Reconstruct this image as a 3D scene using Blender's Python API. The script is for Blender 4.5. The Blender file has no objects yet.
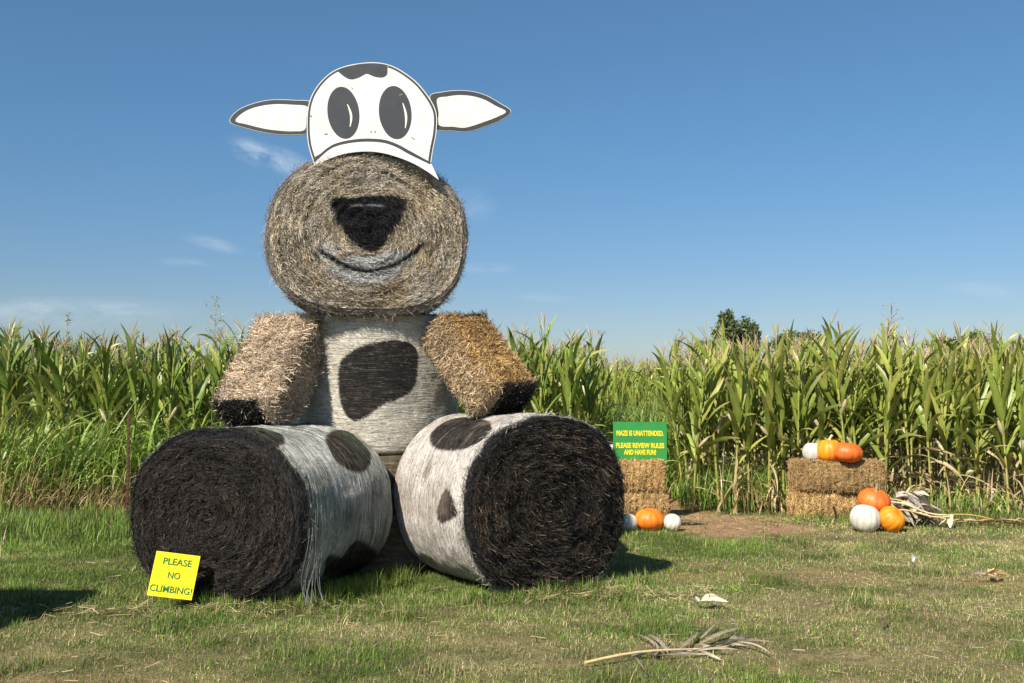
import bpy, math
import numpy as np
from mathutils import Vector

R = math.radians
rng = np.random.default_rng(7)
scene = bpy.context.scene
COL = scene.collection

# ------------------------------------------------------------ camera
CAM_H = 1.6
PITCH = R(3.08)
FPX = 1024 * 35 / 36
cd = bpy.data.cameras.new('camera')
cd.lens = 35; cd.sensor_width = 36; cd.clip_end = 3000; cd.clip_start = .05
cam = bpy.data.objects.new('camera', cd); COL.objects.link(cam)
cam.location = (0, 0, CAM_H); cam.rotation_euler = (R(90) + PITCH, 0, 0)
scene.camera = cam

# ------------------------------------------------------------ light
SUN_EL, SUN_AZ = R(43), math.atan2(-.55, -.84)      # azimuth measured from +Y towards +X
w = bpy.data.worlds.new("World"); scene.world = w; w.use_nodes = True
nt = w.node_tree; N = nt.nodes; Lk = nt.links
bg = N['Background']; bg.inputs['Strength'].default_value = .083
sky = N.new('ShaderNodeTexSky'); sky.sky_type = 'NISHITA'; sky.sun_disc = False
sky.sun_elevation = SUN_EL; sky.sun_rotation = SUN_AZ
sky.air_density = 1.0; sky.dust_density = .6; sky.ozone_density = 2.2

def mth(op, a, b=None, clamp=False):
    n = N.new('ShaderNodeMath'); n.operation = op; n.use_clamp = clamp
    for i, v in enumerate((a, b)):
        if v is None: continue
        if isinstance(v, (int, float)): n.inputs[i].default_value = v
        else: Lk.new(v, n.inputs[i])
    return n.outputs[0]
tc = N.new('ShaderNodeTexCoord'); sx = N.new('ShaderNodeSeparateXYZ'); Lk.new(tc.outputs['Generated'], sx.inputs[0])
yy = mth('MAXIMUM', sx.outputs[1], .05)
U = mth('DIVIDE', sx.outputs[0], yy); V = mth('DIVIDE', sx.outputs[2], yy)
cx = N.new('ShaderNodeCombineXYZ'); Lk.new(U, cx.inputs[0]); Lk.new(V, cx.inputs[1])
def wisp(px, py, lu, lv, ang, amp, seed, stretch=6):
    u0 = (px - 512) / FPX; v0 = math.tan(PITCH + math.atan((341.5 - py) / FPX))
    s = N.new('ShaderNodeVectorMath'); s.operation = 'SUBTRACT'; Lk.new(cx.outputs[0], s.inputs[0]); s.inputs[1].default_value = (u0, v0, 0)
    m = N.new('ShaderNodeMapping'); m.vector_type = 'POINT'; Lk.new(s.outputs[0], m.inputs[0])
    m.inputs['Rotation'].default_value = (0, 0, -ang)
    q = N.new('ShaderNodeVectorMath'); q.operation = 'MULTIPLY'; Lk.new(m.outputs[0], q.inputs[0]); q.inputs[1].default_value = (1 / lu, 1 / lv, 0)
    ln = N.new('ShaderNodeVectorMath'); ln.operation = 'LENGTH'; Lk.new(q.outputs[0], ln.inputs[0])
    mr = N.new('ShaderNodeMapRange'); mr.interpolation_type = 'SMOOTHERSTEP'; Lk.new(ln.outputs['Value'], mr.inputs[0])
    mr.inputs[1].default_value = 0; mr.inputs[2].default_value = 1; mr.inputs[3].default_value = 1; mr.inputs[4].default_value = 0
    nz = N.new('ShaderNodeTexNoise'); a = N.new('ShaderNodeVectorMath'); a.operation = 'MULTIPLY_ADD'
    Lk.new(m.outputs[0], a.inputs[0]); a.inputs[1].default_value = (60 / stretch * 1.4, 60, 1); a.inputs[2].default_value = (seed, seed * .7, seed)
    Lk.new(a.outputs[0], nz.inputs['Vector']); nz.inputs['Scale'].default_value = 1; nz.inputs['Detail'].default_value = 6; nz.inputs['Roughness'].default_value = .6
    mm = N.new('ShaderNodeMapRange'); Lk.new(nz.outputs[0], mm.inputs[0]); mm.inputs[1].default_value = .36; mm.inputs[2].default_value = .75
    return mth('MULTIPLY', mth('MULTIPLY', mr.outputs[0], mm.outputs[0]), amp)
ws = [wisp(262, 155, .055, .020, R(-20), 1.0, 1.3, 3), wisp(292, 166, .05, .018, R(-30), .6, 9.3, 3), wisp(208, 243, .045, .010, R(-14), .45, 3.1, 5),
      wisp(182, 262, .04, .007, R(-3), .4, 4.7), wisp(488, 268, .045, .009, R(0), .45, 6.1), wisp(60, 312, .17, .022, R(0), .55, 8.5, 4),
      wisp(985, 290, .05, .011, R(-5), .45, 11.2), wisp(475, 205, .03, .03, R(40), .3, 13.), wisp(540, 297, .05, .008, R(-2), .25, 15.)]
acc = ws[0]
for k in ws[1:]: acc = mth('ADD', acc, k, True)
mx = N.new('ShaderNodeMix'); mx.data_type = 'RGBA'
Lk.new(mth('MULTIPLY', acc, .75), mx.inputs[0]); Lk.new(sky.outputs[0], mx.inputs[6]); mx.inputs[7].default_value = (6.5, 7.0, 7.6, 1)
hs = N.new('ShaderNodeHueSaturation'); hs.inputs['Saturation'].default_value = 1.1; hs.inputs['Hue'].default_value = .497
rp = N.new('ShaderNodeValToRGB'); Lk.new(sx.outputs[2], rp.inputs[0]); e0 = rp.color_ramp.elements[0]; e0.position = 0; e0.color = (.66, .65, .72, 1)
e1 = rp.color_ramp.elements[1]; e1.position = .5; e1.color = (.82, .90, .93, 1)
em = rp.color_ramp.elements.new(.12); em.color = (.62, .68, .78, 1); em2 = rp.color_ramp.elements.new(.25); em2.color = (.66, .78, .86, 1)
gm = N.new('ShaderNodeVectorMath'); gm.operation = 'MULTIPLY'; Lk.new(sky.outputs[0], gm.inputs[0]); Lk.new(rp.outputs[0], gm.inputs[1])
Lk.new(gm.outputs[0], hs.inputs['Color']); Lk.new(hs.outputs[0], mx.inputs[6]); Lk.new(mx.outputs[2], bg.inputs['Color'])

sd = bpy.data.lights.new('sun', 'SUN'); sd.energy = 5.0; sd.angle = R(.53); sd.color = (1, .93, .81)
so = bpy.data.objects.new('sun', sd); COL.objects.link(so)
sdir = Vector((math.sin(SUN_AZ) * math.cos(SUN_EL), math.cos(SUN_AZ) * math.cos(SUN_EL), math.sin(SUN_EL)))
so.rotation_euler = sdir.to_track_quat('Z', 'Y').to_euler(); so.location = (-8, -8, 12)

vs = scene.view_settings
vs.view_transform = 'Standard'; vs.look = 'None'; vs.gamma = 1; vs.exposure = .62; vs.use_curve_mapping = False
scene.cycles.max_bounces = 6; scene.cycles.transparent_max_bounces = 6
scene.cycles.diffuse_bounces = 3; scene.cycles.transmission_bounces = 3

# ------------------------------------------------------------ helpers
def at(px, py, Y):
    "point seen at pixel px,py at depth Y (metres in front of the viewer)"
    a = (px - 512) / FPX; b = (341.5 - py) / FPX
    d = np.array([a, math.cos(PITCH) - b * math.sin(PITCH), math.sin(PITCH) + b * math.cos(PITCH)])
    return np.array([0, 0, CAM_H]) + d * (Y / d[1])
def proj(p):
    p = np.asarray(p, float); x = p[..., 0]; y = p[..., 1]; z = p[..., 2] - CAM_H
    d = y * math.cos(PITCH) + z * math.sin(PITCH); u = -y * math.sin(PITCH) + z * math.cos(PITCH)
    return np.stack([512 + FPX * x / d, 341.5 - FPX * u / d], -1)
def gx(px, Y): return (px - 512) / FPX * Y

def h3(ix, iy, iz, s):
    n = (ix * 73856093) ^ (iy * 19349663) ^ (iz * 83492791) ^ (s * 2654435761)
    n = n & 0xffffffff
    n = ((n >> 13) ^ n) * 1274126177 & 0xffffffff
    n = ((n >> 16) ^ n) * 668265263 & 0xffffffff
    return ((n >> 8) & 0xffff) / 65535.0
def vnoise(p, s=0):
    p = np.asarray(p, float); i = np.floor(p).astype(np.int64); f = p - i; f = f * f * (3 - 2 * f)
    out = 0
    for a in (0, 1):
        for b in (0, 1):
            for c in (0, 1):
                wgt = (f[..., 0] if a else 1 - f[..., 0]) * (f[..., 1] if b else 1 - f[..., 1]) * (f[..., 2] if c else 1 - f[..., 2])
                out = out + wgt * h3(i[..., 0] + a, i[..., 1] + b, i[..., 2] + c, s)
    return out
def fbm(p, s=0, o=3):
    r = 0; a = .5; t = 0; p = np.asarray(p, float)
    for k in range(o):
        r = r + a * vnoise(p * 2 ** k + k * 17.3, s + k); t += a; a *= .5
    return r / t
def P3(x, y, z=0): return np.stack(np.broadcast_arrays(np.asarray(x, float), y, z), -1)

class M:
    "mesh under construction: vertices, quads/triangles, a colour per vertex, a material slot per face"
    def __init__(s): s.v = []; s.f4 = []; s.f3 = []; s.c = []; s.n = 0; s.m4 = []; s.m3 = []
    def add(s, v, f, c, mi=0):
        v = np.asarray(v, float).reshape(-1, 3); f = np.asarray(f, np.int64)
        c = np.asarray(c, float)
        if c.ndim == 1: c = np.tile(c, (len(v), 1))
        if len(f):
            (s.f4 if f.shape[1] == 4 else s.f3).append(f + s.n)
            (s.m4 if f.shape[1] == 4 else s.m3).append(np.full(len(f), mi))
        s.v.append(v); s.c.append(c); s.n += len(v)
    def arrays(s):
        v = np.concatenate(s.v) if s.v else np.zeros((0, 3)); c = np.concatenate(s.c) if s.c else np.zeros((0, 3))
        f4 = np.concatenate(s.f4) if s.f4 else np.zeros((0, 4), int); f3 = np.concatenate(s.f3) if s.f3 else np.zeros((0, 3), int)
        return v, c, f4, f3
    def merge(s, o, rot=0, sc=1, loc=(0, 0, 0), tint=1):
        v, c, f4, f3 = o.arrays() if isinstance(o, M) else o
        ca, sa = math.cos(rot), math.sin(rot)
        q = np.stack([v[:, 0] * ca - v[:, 1] * sa, v[:, 0] * sa + v[:, 1] * ca, v[:, 2]], 1) * sc + np.asarray(loc)
        if len(f4): s.f4.append(f4 + s.n); s.m4.append(np.zeros(len(f4), int))
        if len(f3): s.f3.append(f3 + s.n); s.m3.append(np.zeros(len(f3), int))
        s.v.append(q); s.c.append(c * tint); s.n += len(q)
    def mesh(s, name, mats, smooth=False, origin=(0, 0, 0)):
        v, c, f4, f3 = s.arrays()
        me = bpy.data.meshes.new(name)
        me.vertices.add(len(v)); me.vertices.foreach_set('co', (v - np.asarray(origin)).astype(np.float32).ravel())
        nl = len(f4) * 4 + len(f3) * 3
        me.loops.add(nl); me.loops.foreach_set('vertex_index', np.concatenate([f4.ravel(), f3.ravel()]).astype(np.int32))
        me.polygons.add(len(f4) + len(f3))
        st = np.concatenate([np.arange(len(f4)) * 4, len(f4) * 4 + np.arange(len(f3)) * 3])
        me.polygons.foreach_set('loop_start', st.astype(np.int32))
        if isinstance(mats, bpy.types.Material): mats = [mats]
        for m in mats: me.materials.append(m)
        mi = np.concatenate(s.m4 + s.m3) if (s.m4 or s.m3) else np.zeros(0)
        me.polygons.foreach_set('material_index', mi.astype(np.int32))
        me.polygons.foreach_set('use_smooth', np.full(len(mi), bool(smooth)))
        at_ = me.color_attributes.new('Col', 'FLOAT_COLOR', 'POINT')
        at_.data.foreach_set('color', np.concatenate([np.clip(c, 0, 1), np.ones((len(c), 1))], 1).astype(np.float32).ravel())
        me.update(calc_edges=True); me.validate()
        return me
    def build(s, name, mats, parent=None, smooth=False, origin=(0, 0, 0)):
        me = s.mesh(name, mats, smooth, origin)
        return link(name, me, parent)
def link(name, me, parent=None, loc=None):
    o = bpy.data.objects.new(name, me); COL.objects.link(o)
    if parent is not None: o.parent = parent
    if loc is not None: o.location = loc
    return o
def tag(o, label=None, cat=None, group=None, kind=None):
    if label: o['label'] = label
    if cat: o['category'] = cat
    if group: o['group'] = group
    if kind: o['kind'] = kind
    return o
def empty(name, loc, label, cat, group=None):
    o = bpy.data.objects.new(name, None); COL.objects.link(o); o.location = loc; o.empty_display_size = .2
    return tag(o, label, cat, group)

def ribbons(m, pts, wid, side, col, fold=None, mi=0):
    """pts (n,k,3) centre lines, wid (n,k) half widths, side (n,k,3) or (n,1,3) unit sideways, col (n,k,3) or (n,1,3).
    fold: lift of the midrib as a fraction of the width (three vertices across)"""
    n, k = pts.shape[:2]
    side = np.broadcast_to(side, pts.shape); col = np.broadcast_to(col, pts.shape)
    a = pts - side * wid[..., None]; b = pts + side * wid[..., None]
    if fold is None:
        v = np.stack([a, b], 2).reshape(-1, 3); c = np.repeat(col[:, :, None], 2, 2).reshape(-1, 3)
        base = (np.arange(n)[:, None] * k + np.arange(k - 1)) * 2
        f = np.stack([base, base + 1, base + 3, base + 2], -1).reshape(-1, 4)
    else:
        mid = pts - fold * wid[..., None]
        v = np.stack([a, mid, b], 2).reshape(-1, 3)
        c = np.stack([col, col * 1.0 + [.03, .035, .012], col], 2).reshape(-1, 3)
        base = (np.arange(n)[:, None] * k + np.arange(k - 1)) * 3
        f = np.concatenate([np.stack([base, base + 1, base + 4, base + 3], -1).reshape(-1, 4),
                            np.stack([base + 1, base + 2, base + 5, base + 4], -1).reshape(-1, 4)])
    m.add(v, f, c, mi)
def nrm(v): return v / np.maximum(np.linalg.norm(v, axis=-1, keepdims=True), 1e-9)
def tube(m, pts, rad, col, ns=6, cap=True, mi=0):
    pts = np.asarray(pts, float); k = len(pts); rad = np.broadcast_to(rad, k)
    t = nrm(np.gradient(pts, axis=0)); up = np.array([0, 0, 1.]) if abs(t[0, 2]) < .9 else np.array([1., 0, 0])
    s1 = nrm(np.cross(t, up)); s2 = np.cross(s1, t)
    an = np.linspace(0, 2 * np.pi, ns, endpoint=False)
    v = pts[:, None] + rad[:, None, None] * (np.cos(an)[None, :, None] * s1[:, None] + np.sin(an)[None, :, None] * s2[:, None])
    i = np.arange(k - 1)[:, None] * ns; j = np.arange(ns); j2 = (j + 1) % ns
    f = np.stack([i + j, i + j2, i + ns + j2, i + ns + j], -1).reshape(-1, 4)
    c = np.asarray(col, float)
    if c.ndim == 2: c = np.repeat(c[:, None], ns, 1).reshape(-1, 3)
    m.add(v.reshape(-1, 3), f, c, mi)
    if cap:
        for e in (0, k - 1):
            vv = np.concatenate([v[e], pts[e][None]]); jj = np.arange(ns)
            m.add(vv, np.stack([jj, (jj + 1) % ns, np.full(ns, ns)], -1), c if c.ndim == 1 else c[e], mi)
def box(m, c, sx_, sy_, sz_, col, mi=0, rot=None):
    v = np.array([[a, b, d] for a in (-.5, .5) for b in (-.5, .5) for d in (-.5, .5)]) * [sx_, sy_, sz_]
    if rot is not None: v = v @ np.asarray(rot).T
    f = [[0, 1, 3, 2], [4, 6, 7, 5], [0, 4, 5, 1], [2, 3, 7, 6], [0, 2, 6, 4], [1, 5, 7, 3]]
    m.add(v + np.asarray(c), f, col, mi)

# ------------------------------------------------------------ materials
def mat(name, rough=.8, trans=0, attr=True, col=(.5, .5, .5), spec=.3, noise=0, nscale=80, bump=0, bscale=120, bdist=.002, sheen=0):
    m = bpy.data.materials.new(name); m.use_nodes = True; t = m.node_tree; n = t.nodes; l = t.links
    b = n['Principled BSDF']; b.inputs['Roughness'].default_value = rough; b.inputs['Specular IOR Level'].default_value = spec
    if attr:
        a = n.new('ShaderNodeAttribute'); a.attribute_name = 'Col'; c = a.outputs['Color']
    else:
        a = n.new('ShaderNodeRGB'); a.outputs[0].default_value = (*col, 1); c = a.outputs[0]
    g = n.new('ShaderNodeTexCoord')
    if noise:
        z = n.new('ShaderNodeTexNoise'); z.inputs['Scale'].default_value = nscale; z.inputs['Detail'].default_value = 5; l.new(g.outputs['Object'], z.inputs['Vector'])
        r = n.new('ShaderNodeMapRange'); l.new(z.outputs[0], r.inputs[0]); r.inputs[1].default_value = .25; r.inputs[2].default_value = .75
        r.inputs[3].default_value = 1 - noise; r.inputs[4].default_value = 1 + noise
        x = n.new('ShaderNodeVectorMath'); x.operation = 'SCALE'; l.new(c, x.inputs[0]); l.new(r.outputs[0], x.inputs['Scale']); c = x.outputs[0]
    l.new(c, b.inputs['Base Color'])
    if bump:
        z = n.new('ShaderNodeTexNoise'); z.inputs['Scale'].default_value = bscale; z.inputs['Detail'].default_value = 6; l.new(g.outputs['Object'], z.inputs['Vector'])
        u = n.new('ShaderNodeBump'); u.inputs['Strength'].default_value = bump; u.inputs['Distance'].default_value = bdist; l.new(z.outputs[0], u.inputs['Height']); l.new(u.outputs[0], b.inputs['Normal'])
    if trans:
        tr = n.new('ShaderNodeBsdfTranslucent'); l.new(c, tr.inputs[0]); mxs = n.new('ShaderNodeMixShader'); mxs.inputs[0].default_value = trans
        l.new(b.outputs[0], mxs.inputs[1]); l.new(tr.outputs[0], mxs.inputs[2]); l.new(mxs.outputs[0], n['Material Output'].inputs[0])
    return m
HAY = mat('hay', .85, .08, noise=.25, nscale=60, bump=.6, bscale=150, bdist=.01)
LEAF = mat('leaf', .42, .2, noise=.18, nscale=25, spec=.5)
GRASS = mat('grass', .6, .18, spec=.25)
SOIL = mat('soil', .95, noise=.35, nscale=14, bump=.8, bscale=40, bdist=.03, spec=.1)
STALK = mat('stalk', .55, noise=.2, nscale=40, spec=.35)
TREELEAF = mat('tree leaf', .6, .25, noise=.1, spec=.3)
BARK = mat('bark', .9, noise=.3, nscale=8, bump=.6, bscale=20, bdist=.03)
BOARD = mat('painted board', .6, noise=.13, nscale=9, bump=.15, bscale=60, bdist=.002)
SIGN = mat('sign plastic', .45, noise=.1, nscale=6, spec=.4)
DRYLEAF = mat('dry leaf', .85, .2, noise=.3, nscale=30, spec=.1, bump=.4, bscale=60, bdist=.004)
RUST = mat('rust', .85, noise=.45, nscale=45, bump=.4, bscale=90, bdist=.003)
PUMP = mat('pumpkin skin', .5, noise=.22, nscale=11, bump=.25, bscale=25, bdist=.004, spec=.5)
WOOD = mat('wood', .8, noise=.25, nscale=20, bump=.3)
NETM = mat('netting', .5, .2, spec=.4)

# ------------------------------------------------------------ ground
def dirt_mask(x, y):
    "bare trodden soil: the path into the maze and a few worn patches"
    n = fbm(P3(x * 1.3, y * 1.3), 5)
    xc = 2.35 + (y - 11.6) * -.02; half = np.where(y < 13.4, 1.05, .62)
    d = np.abs(x - xc - np.where(y < 13.4, .35, 0)) / half + (n - .5) * .9
    m = np.clip((1.05 - d) * 3, 0, 1) * np.clip((y - 11.25 + (n - .5) * 1.2) * 1.8, 0, 1)
    for (a, b, ra, rb, s) in ((2.3, 8.9, 1.2, .35, .5), (.9, 8.85, .7, .2, .25), (-2.2, 5.65, 1.3, .15, .4), (4.4, 8.6, .8, .4, .5), (-3.3, 7.1, 0.2, .1, .1), (1.5, 5.9, .6, .2, .4), (4.6, 5.7, 1, .3, .5)):
        q = np.hypot((x - a) / ra, (y - b) / rb) + (n - .5) * 1.3
        m = np.maximum(m, s * np.clip((1.1 - q) * 1.6, 0, 1))
    return m
def dry_mask(x, y):
    n = fbm(P3(x * .9, y * 1.6), 21, 4); k = fbm(P3(x * 5, y * 6), 31, 2)
    g = .50 + .05 * np.clip(x, -3, 4) - .10 * np.clip((y - 7.6) * .7, -1, 2) * (x < -1) + .06 * (x > 0)
    g = g + (vnoise(P3(x * 2.6, y * 3.4), 51) - .5) * .55 + .16 * np.exp(-((y - 6.6) / 1.0) ** 2) * (x < 1) - .3 * np.exp(-((y - 12.7) / .5) ** 2) * (x > 3.2)
    return np.clip(g - .08 - .12 * (x < -1.2) + (n - .5) * 1.7 + (k - .5) * .8, 0, 1)
def ground_z(x, y):
    return .035 * (fbm(P3(x * .8, y * .8), 3, 2) - .5) * np.exp(-np.maximum(np.hypot(x, y - 9) - 9, 0) / 4)
xs = np.concatenate([-np.geomspace(10, 1500, 14)[::-1], np.arange(-9.9, 9.95, .06), np.geomspace(10, 1500, 14)])
ys = np.concatenate([-np.geomspace(2, 600, 8)[::-1], np.arange(-1, 4.5, .5), np.arange(4.6, 16, .06), np.geomspace(16.1, 1800, 16)])
X, Yg = np.meshgrid(xs, ys); Z = ground_z(X, Yg)
dm = dirt_mask(X, Yg)[..., None]; dr = dry_mask(X, Yg)[..., None]; nz_ = fbm(P3(X * 9, Yg * 9), 44)[..., None]
gc = (np.array([.06, .07, .025]) * (1 - dr) + np.array([.19, .155, .075]) * dr) * (1 - dm) + np.array([.30, .185, .105]) * dm
gc = gc * (.7 + .6 * nz_)
g = M(); nx, ny = len(xs), len(ys)
i, j = np.meshgrid(np.arange(ny - 1), np.arange(nx - 1), indexing='ij'); b0 = (i * nx + j).ravel()
g.add(np.stack([X, Yg, Z], -1).reshape(-1, 3), np.stack([b0, b0 + 1, b0 + nx + 1, b0 + nx], -1), gc.reshape(-1, 3))
tag(g.build('ground', SOIL, smooth=True), kind='structure')

# ------------------------------------------------------------ mown grass
def make_grass():
    m = M()
    def blades(n, y0, y1, hmin, hmax, wd, fx=None, seg=3, dens=None, lean=.8, tintf=None):
        y = np.sqrt(rng.uniform(y0 ** 2, y1 ** 2, n)); x = (rng.uniform(-1, 1, n)) * (.53 * y + .5)
        if fx: x, y = fx(n)
        d = dirt_mask(x, y); cl = fbm(P3(x * 7, y * 7), 77, 2)
        keep = rng.random(len(x)) < (1 - .9 * d) * np.clip(.35 + 1.3 * cl, 0, 1)
        if dens is not None: keep &= dens(x, y)
        x, y, d, cl = x[keep], y[keep], d[keep], cl[keep]; n = len(x)
        dr = dry_mask(x, y)
        h = rng.uniform(hmin, hmax, n) * (.55 + .9 * cl) * (1 - .45 * dr)
        az = rng.uniform(0, 2 * np.pi, n); ln = np.abs(rng.normal(.85 if wd < .0033 and hmax < .1 else .5, lean, n)) * (1.1 + .6 * dr)
        dv = np.stack([np.cos(az), np.sin(az), np.zeros(n)], 1)
        k = seg; t = np.linspace(0, 1, k)[None, :, None]
        z0 = ground_z(x, y)
        ang = np.clip(ln, 0, 1.45)[:, None, None]
        p = np.stack([x, y, z0 - .004], 1)[:, None] + h[:, None, None] * (t * np.cos(ang * (.4 + .6 * t)) * [[[0, 0, 1]]] + t * np.sin(ang * (.4 + .6 * t)) * dv[:, None])
        sd_ = np.stack([-np.sin(az + rng.normal(0, .6, n)), np.cos(az), np.zeros(n)], 1)[:, None]
        W = wd * rng.uniform(.6, 1.3, n)[:, None] * (y[:, None] / 8) ** .5 * (1 - t[..., 0] ** 1.5 * .95)
        green = np.array([.105, .205, .030]); lime = np.array([.21, .315, .048]); tan = np.array([.56, .45, .25]); olive = np.array([.21, .245, .07])
        u = rng.random((n, 1))
        isdry = (rng.random(n) < (.04 + .5 * dr ** 1.5))[:, None]
        c = np.where(isdry, tan * (.55 + .7 * u), np.where(rng.random((n, 1)) < .3 + .5 * dr[:, None], olive * (.7 + .6 * u), green * (1 - u) + lime * u))
        c = c * rng.uniform(.55, 1.25, (n, 1)) * (.62 + .66 * vnoise(P3(x * 1.7, y * 2.6), 61) * (.5 + vnoise(P3(x * 6, y * 8), 62)))[:, None]
        if tintf is not None: c = c * tintf
        ribbons(m, p, W, nrm(sd_), c[:, None])
    blades(430000, 5.2, 11, .025, .07, .0023)
    blades(180000, 10.5, 14.6, .03, .08, .0032)
    # longer tufts round the bales and along the field edge
    def ring(n):
        leg = rng.random(n) < .5
        t = rng.uniform(-.1, 1, n)
        ax = np.where(leg, -3.15 + 1.65 * t, -.35 + 1.5 * t); ay = np.where(leg, 8.02 - .65 * t, 7.75 + .95 * t)
        return ax + rng.normal(0, .05, n), ay - np.abs(rng.normal(0, .09, n)) + .02
    blades(6000, 0, 1, .05, .15, .0032, fx=ring, seg=4, lean=.5)
    def ring2(n):
        t = rng.uniform(0, 1, n)
        return -1.62 + .75 * t + rng.normal(0, .05, n), 7.45 + 1.1 * t + rng.normal(0, .06, n)
    blades(2500, 0, 1, .08, .2, .003, fx=ring2, seg=4, lean=.5, tintf=np.array([1, .95, .9]))
    def edge_r(n): return rng.uniform(3.0, 8.2, n), 12.75 + rng.normal(0, .28, n)
    blades(26000, 0, 1, .05, .16, .0038, fx=edge_r, seg=4, lean=.6, dens=lambda x, y: (x > 3.9) | (rng.random(len(x)) < .5))
    def edge_l(n): return rng.uniform(-8.2, -2.3, n), 12.6 + rng.normal(0, .75, n)
    blades(42000, 0, 1, .04, .26, .0042, fx=edge_l, seg=4, lean=.6, tintf=np.array([1.0, 1.0, 1.0]))
    def tuft(n):
        cxs = rng.uniform(-4.5, 5.5, 60); cys = rng.uniform(5.6, 11, 60); q = rng.integers(0, 60, n)
        return cxs[q] + rng.normal(0, .07, n), cys[q] + rng.normal(0, .07, n)
    blades(9000, 0, 1, .08, .17, .0028, fx=tuft, seg=4, lean=.6)
    # flat straw litter lying in the sward
    n = 4200; y = np.sqrt(rng.uniform(27, 190, n)); x = rng.uniform(-1, 1, n) * (.53 * y + .4)
    kk = rng.random(n) < .25 + .75 * np.maximum(dry_mask(x, y), dirt_mask(x, y)); x, y = x[kk], y[kk]; n = len(x)
    az = rng.uniform(0, 2 * np.pi, n); L = rng.uniform(.02, .10, n); t = np.linspace(-.5, .5, 3)[None, :, None]
    d = np.stack([np.cos(az), np.sin(az), rng.normal(0, .12, n)], 1)[:, None]
    p = np.stack([x, y, ground_z(x, y) + rng.uniform(.01, .035, n)], 1)[:, None] + d * t * L[:, None, None]
    ribbons(m, p, np.full((n, 3), .0022), nrm(np.stack([-np.sin(az), np.cos(az), rng.normal(0, .5, n)], 1))[:, None], (np.array([.5, .42, .24]) * rng.uniform(.5, 1.15, (n, 1)))[:, None])
    n = 2600; q = rng.integers(0, 4, n); cxy = np.array([(1.75, 12.7), (4.2, 12.65), (-2.4, 7.4), (.6, 8.0)])[q]; sp = np.array([.5, .6, .7, .5])[q]
    x = cxy[:, 0] + rng.normal(0, 1, n) * sp; y = cxy[:, 1] + rng.normal(0, .14, n); az = rng.uniform(0, 2 * np.pi, n); L = rng.uniform(.03, .15, n)
    d = np.stack([np.cos(az), np.sin(az), rng.normal(0, .25, n)], 1)[:, None]; p = np.stack([x, y, rng.uniform(.01, .06, n)], 1)[:, None] + d * t * L[:, None, None]
    ribbons(m, p, np.full((n, 3), .002), nrm(np.stack([-np.sin(az), np.cos(az), rng.normal(0, .5, n)], 1))[:, None], (np.array([.58, .45, .25]) * rng.uniform(.4, 1.1, (n, 1)))[:, None])
    tag(m.build('grass', GRASS), 'short mown grass, green and straw coloured, covering the ground before the corn', 'grass', kind='stuff')
make_grass()

# ------------------------------------------------------------ round bales
def in_poly(px, py, poly):
    poly = np.asarray(poly, float); ins = np.zeros(px.shape, bool); n = len(poly)
    for a in range(n):
        x1, y1 = poly[a]; x2, y2 = poly[(a + 1) % n]
        if y1 == y2: continue
        c = ((y1 > py) != (y2 > py)) & (px < (x2 - x1) * (py - y1) / (y2 - y1) + x1)
        ins ^= c
    return ins
def smooth_poly(p, k=6, closed=True):
    p = np.asarray(p, float); n = len(p); out = []
    for i in range(n if closed else n - 1):
        if closed: a, b, c, d = p[i - 1], p[i], p[(i + 1) % n], p[(i + 2) % n]
        else: a, b, c, d = p[max(i - 1, 0)], p[i], p[i + 1], p[min(i + 2, n - 1)]
        for q in range(k):
            t = q / k
            out.append(.5 * ((2 * b) + (c - a) * t + (2 * a - 5 * b + 4 * c - d) * t * t + (3 * b - a - 3 * c + d) * t ** 3))
    if not closed: out.append(p[-1])
    return np.array(out)

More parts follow.
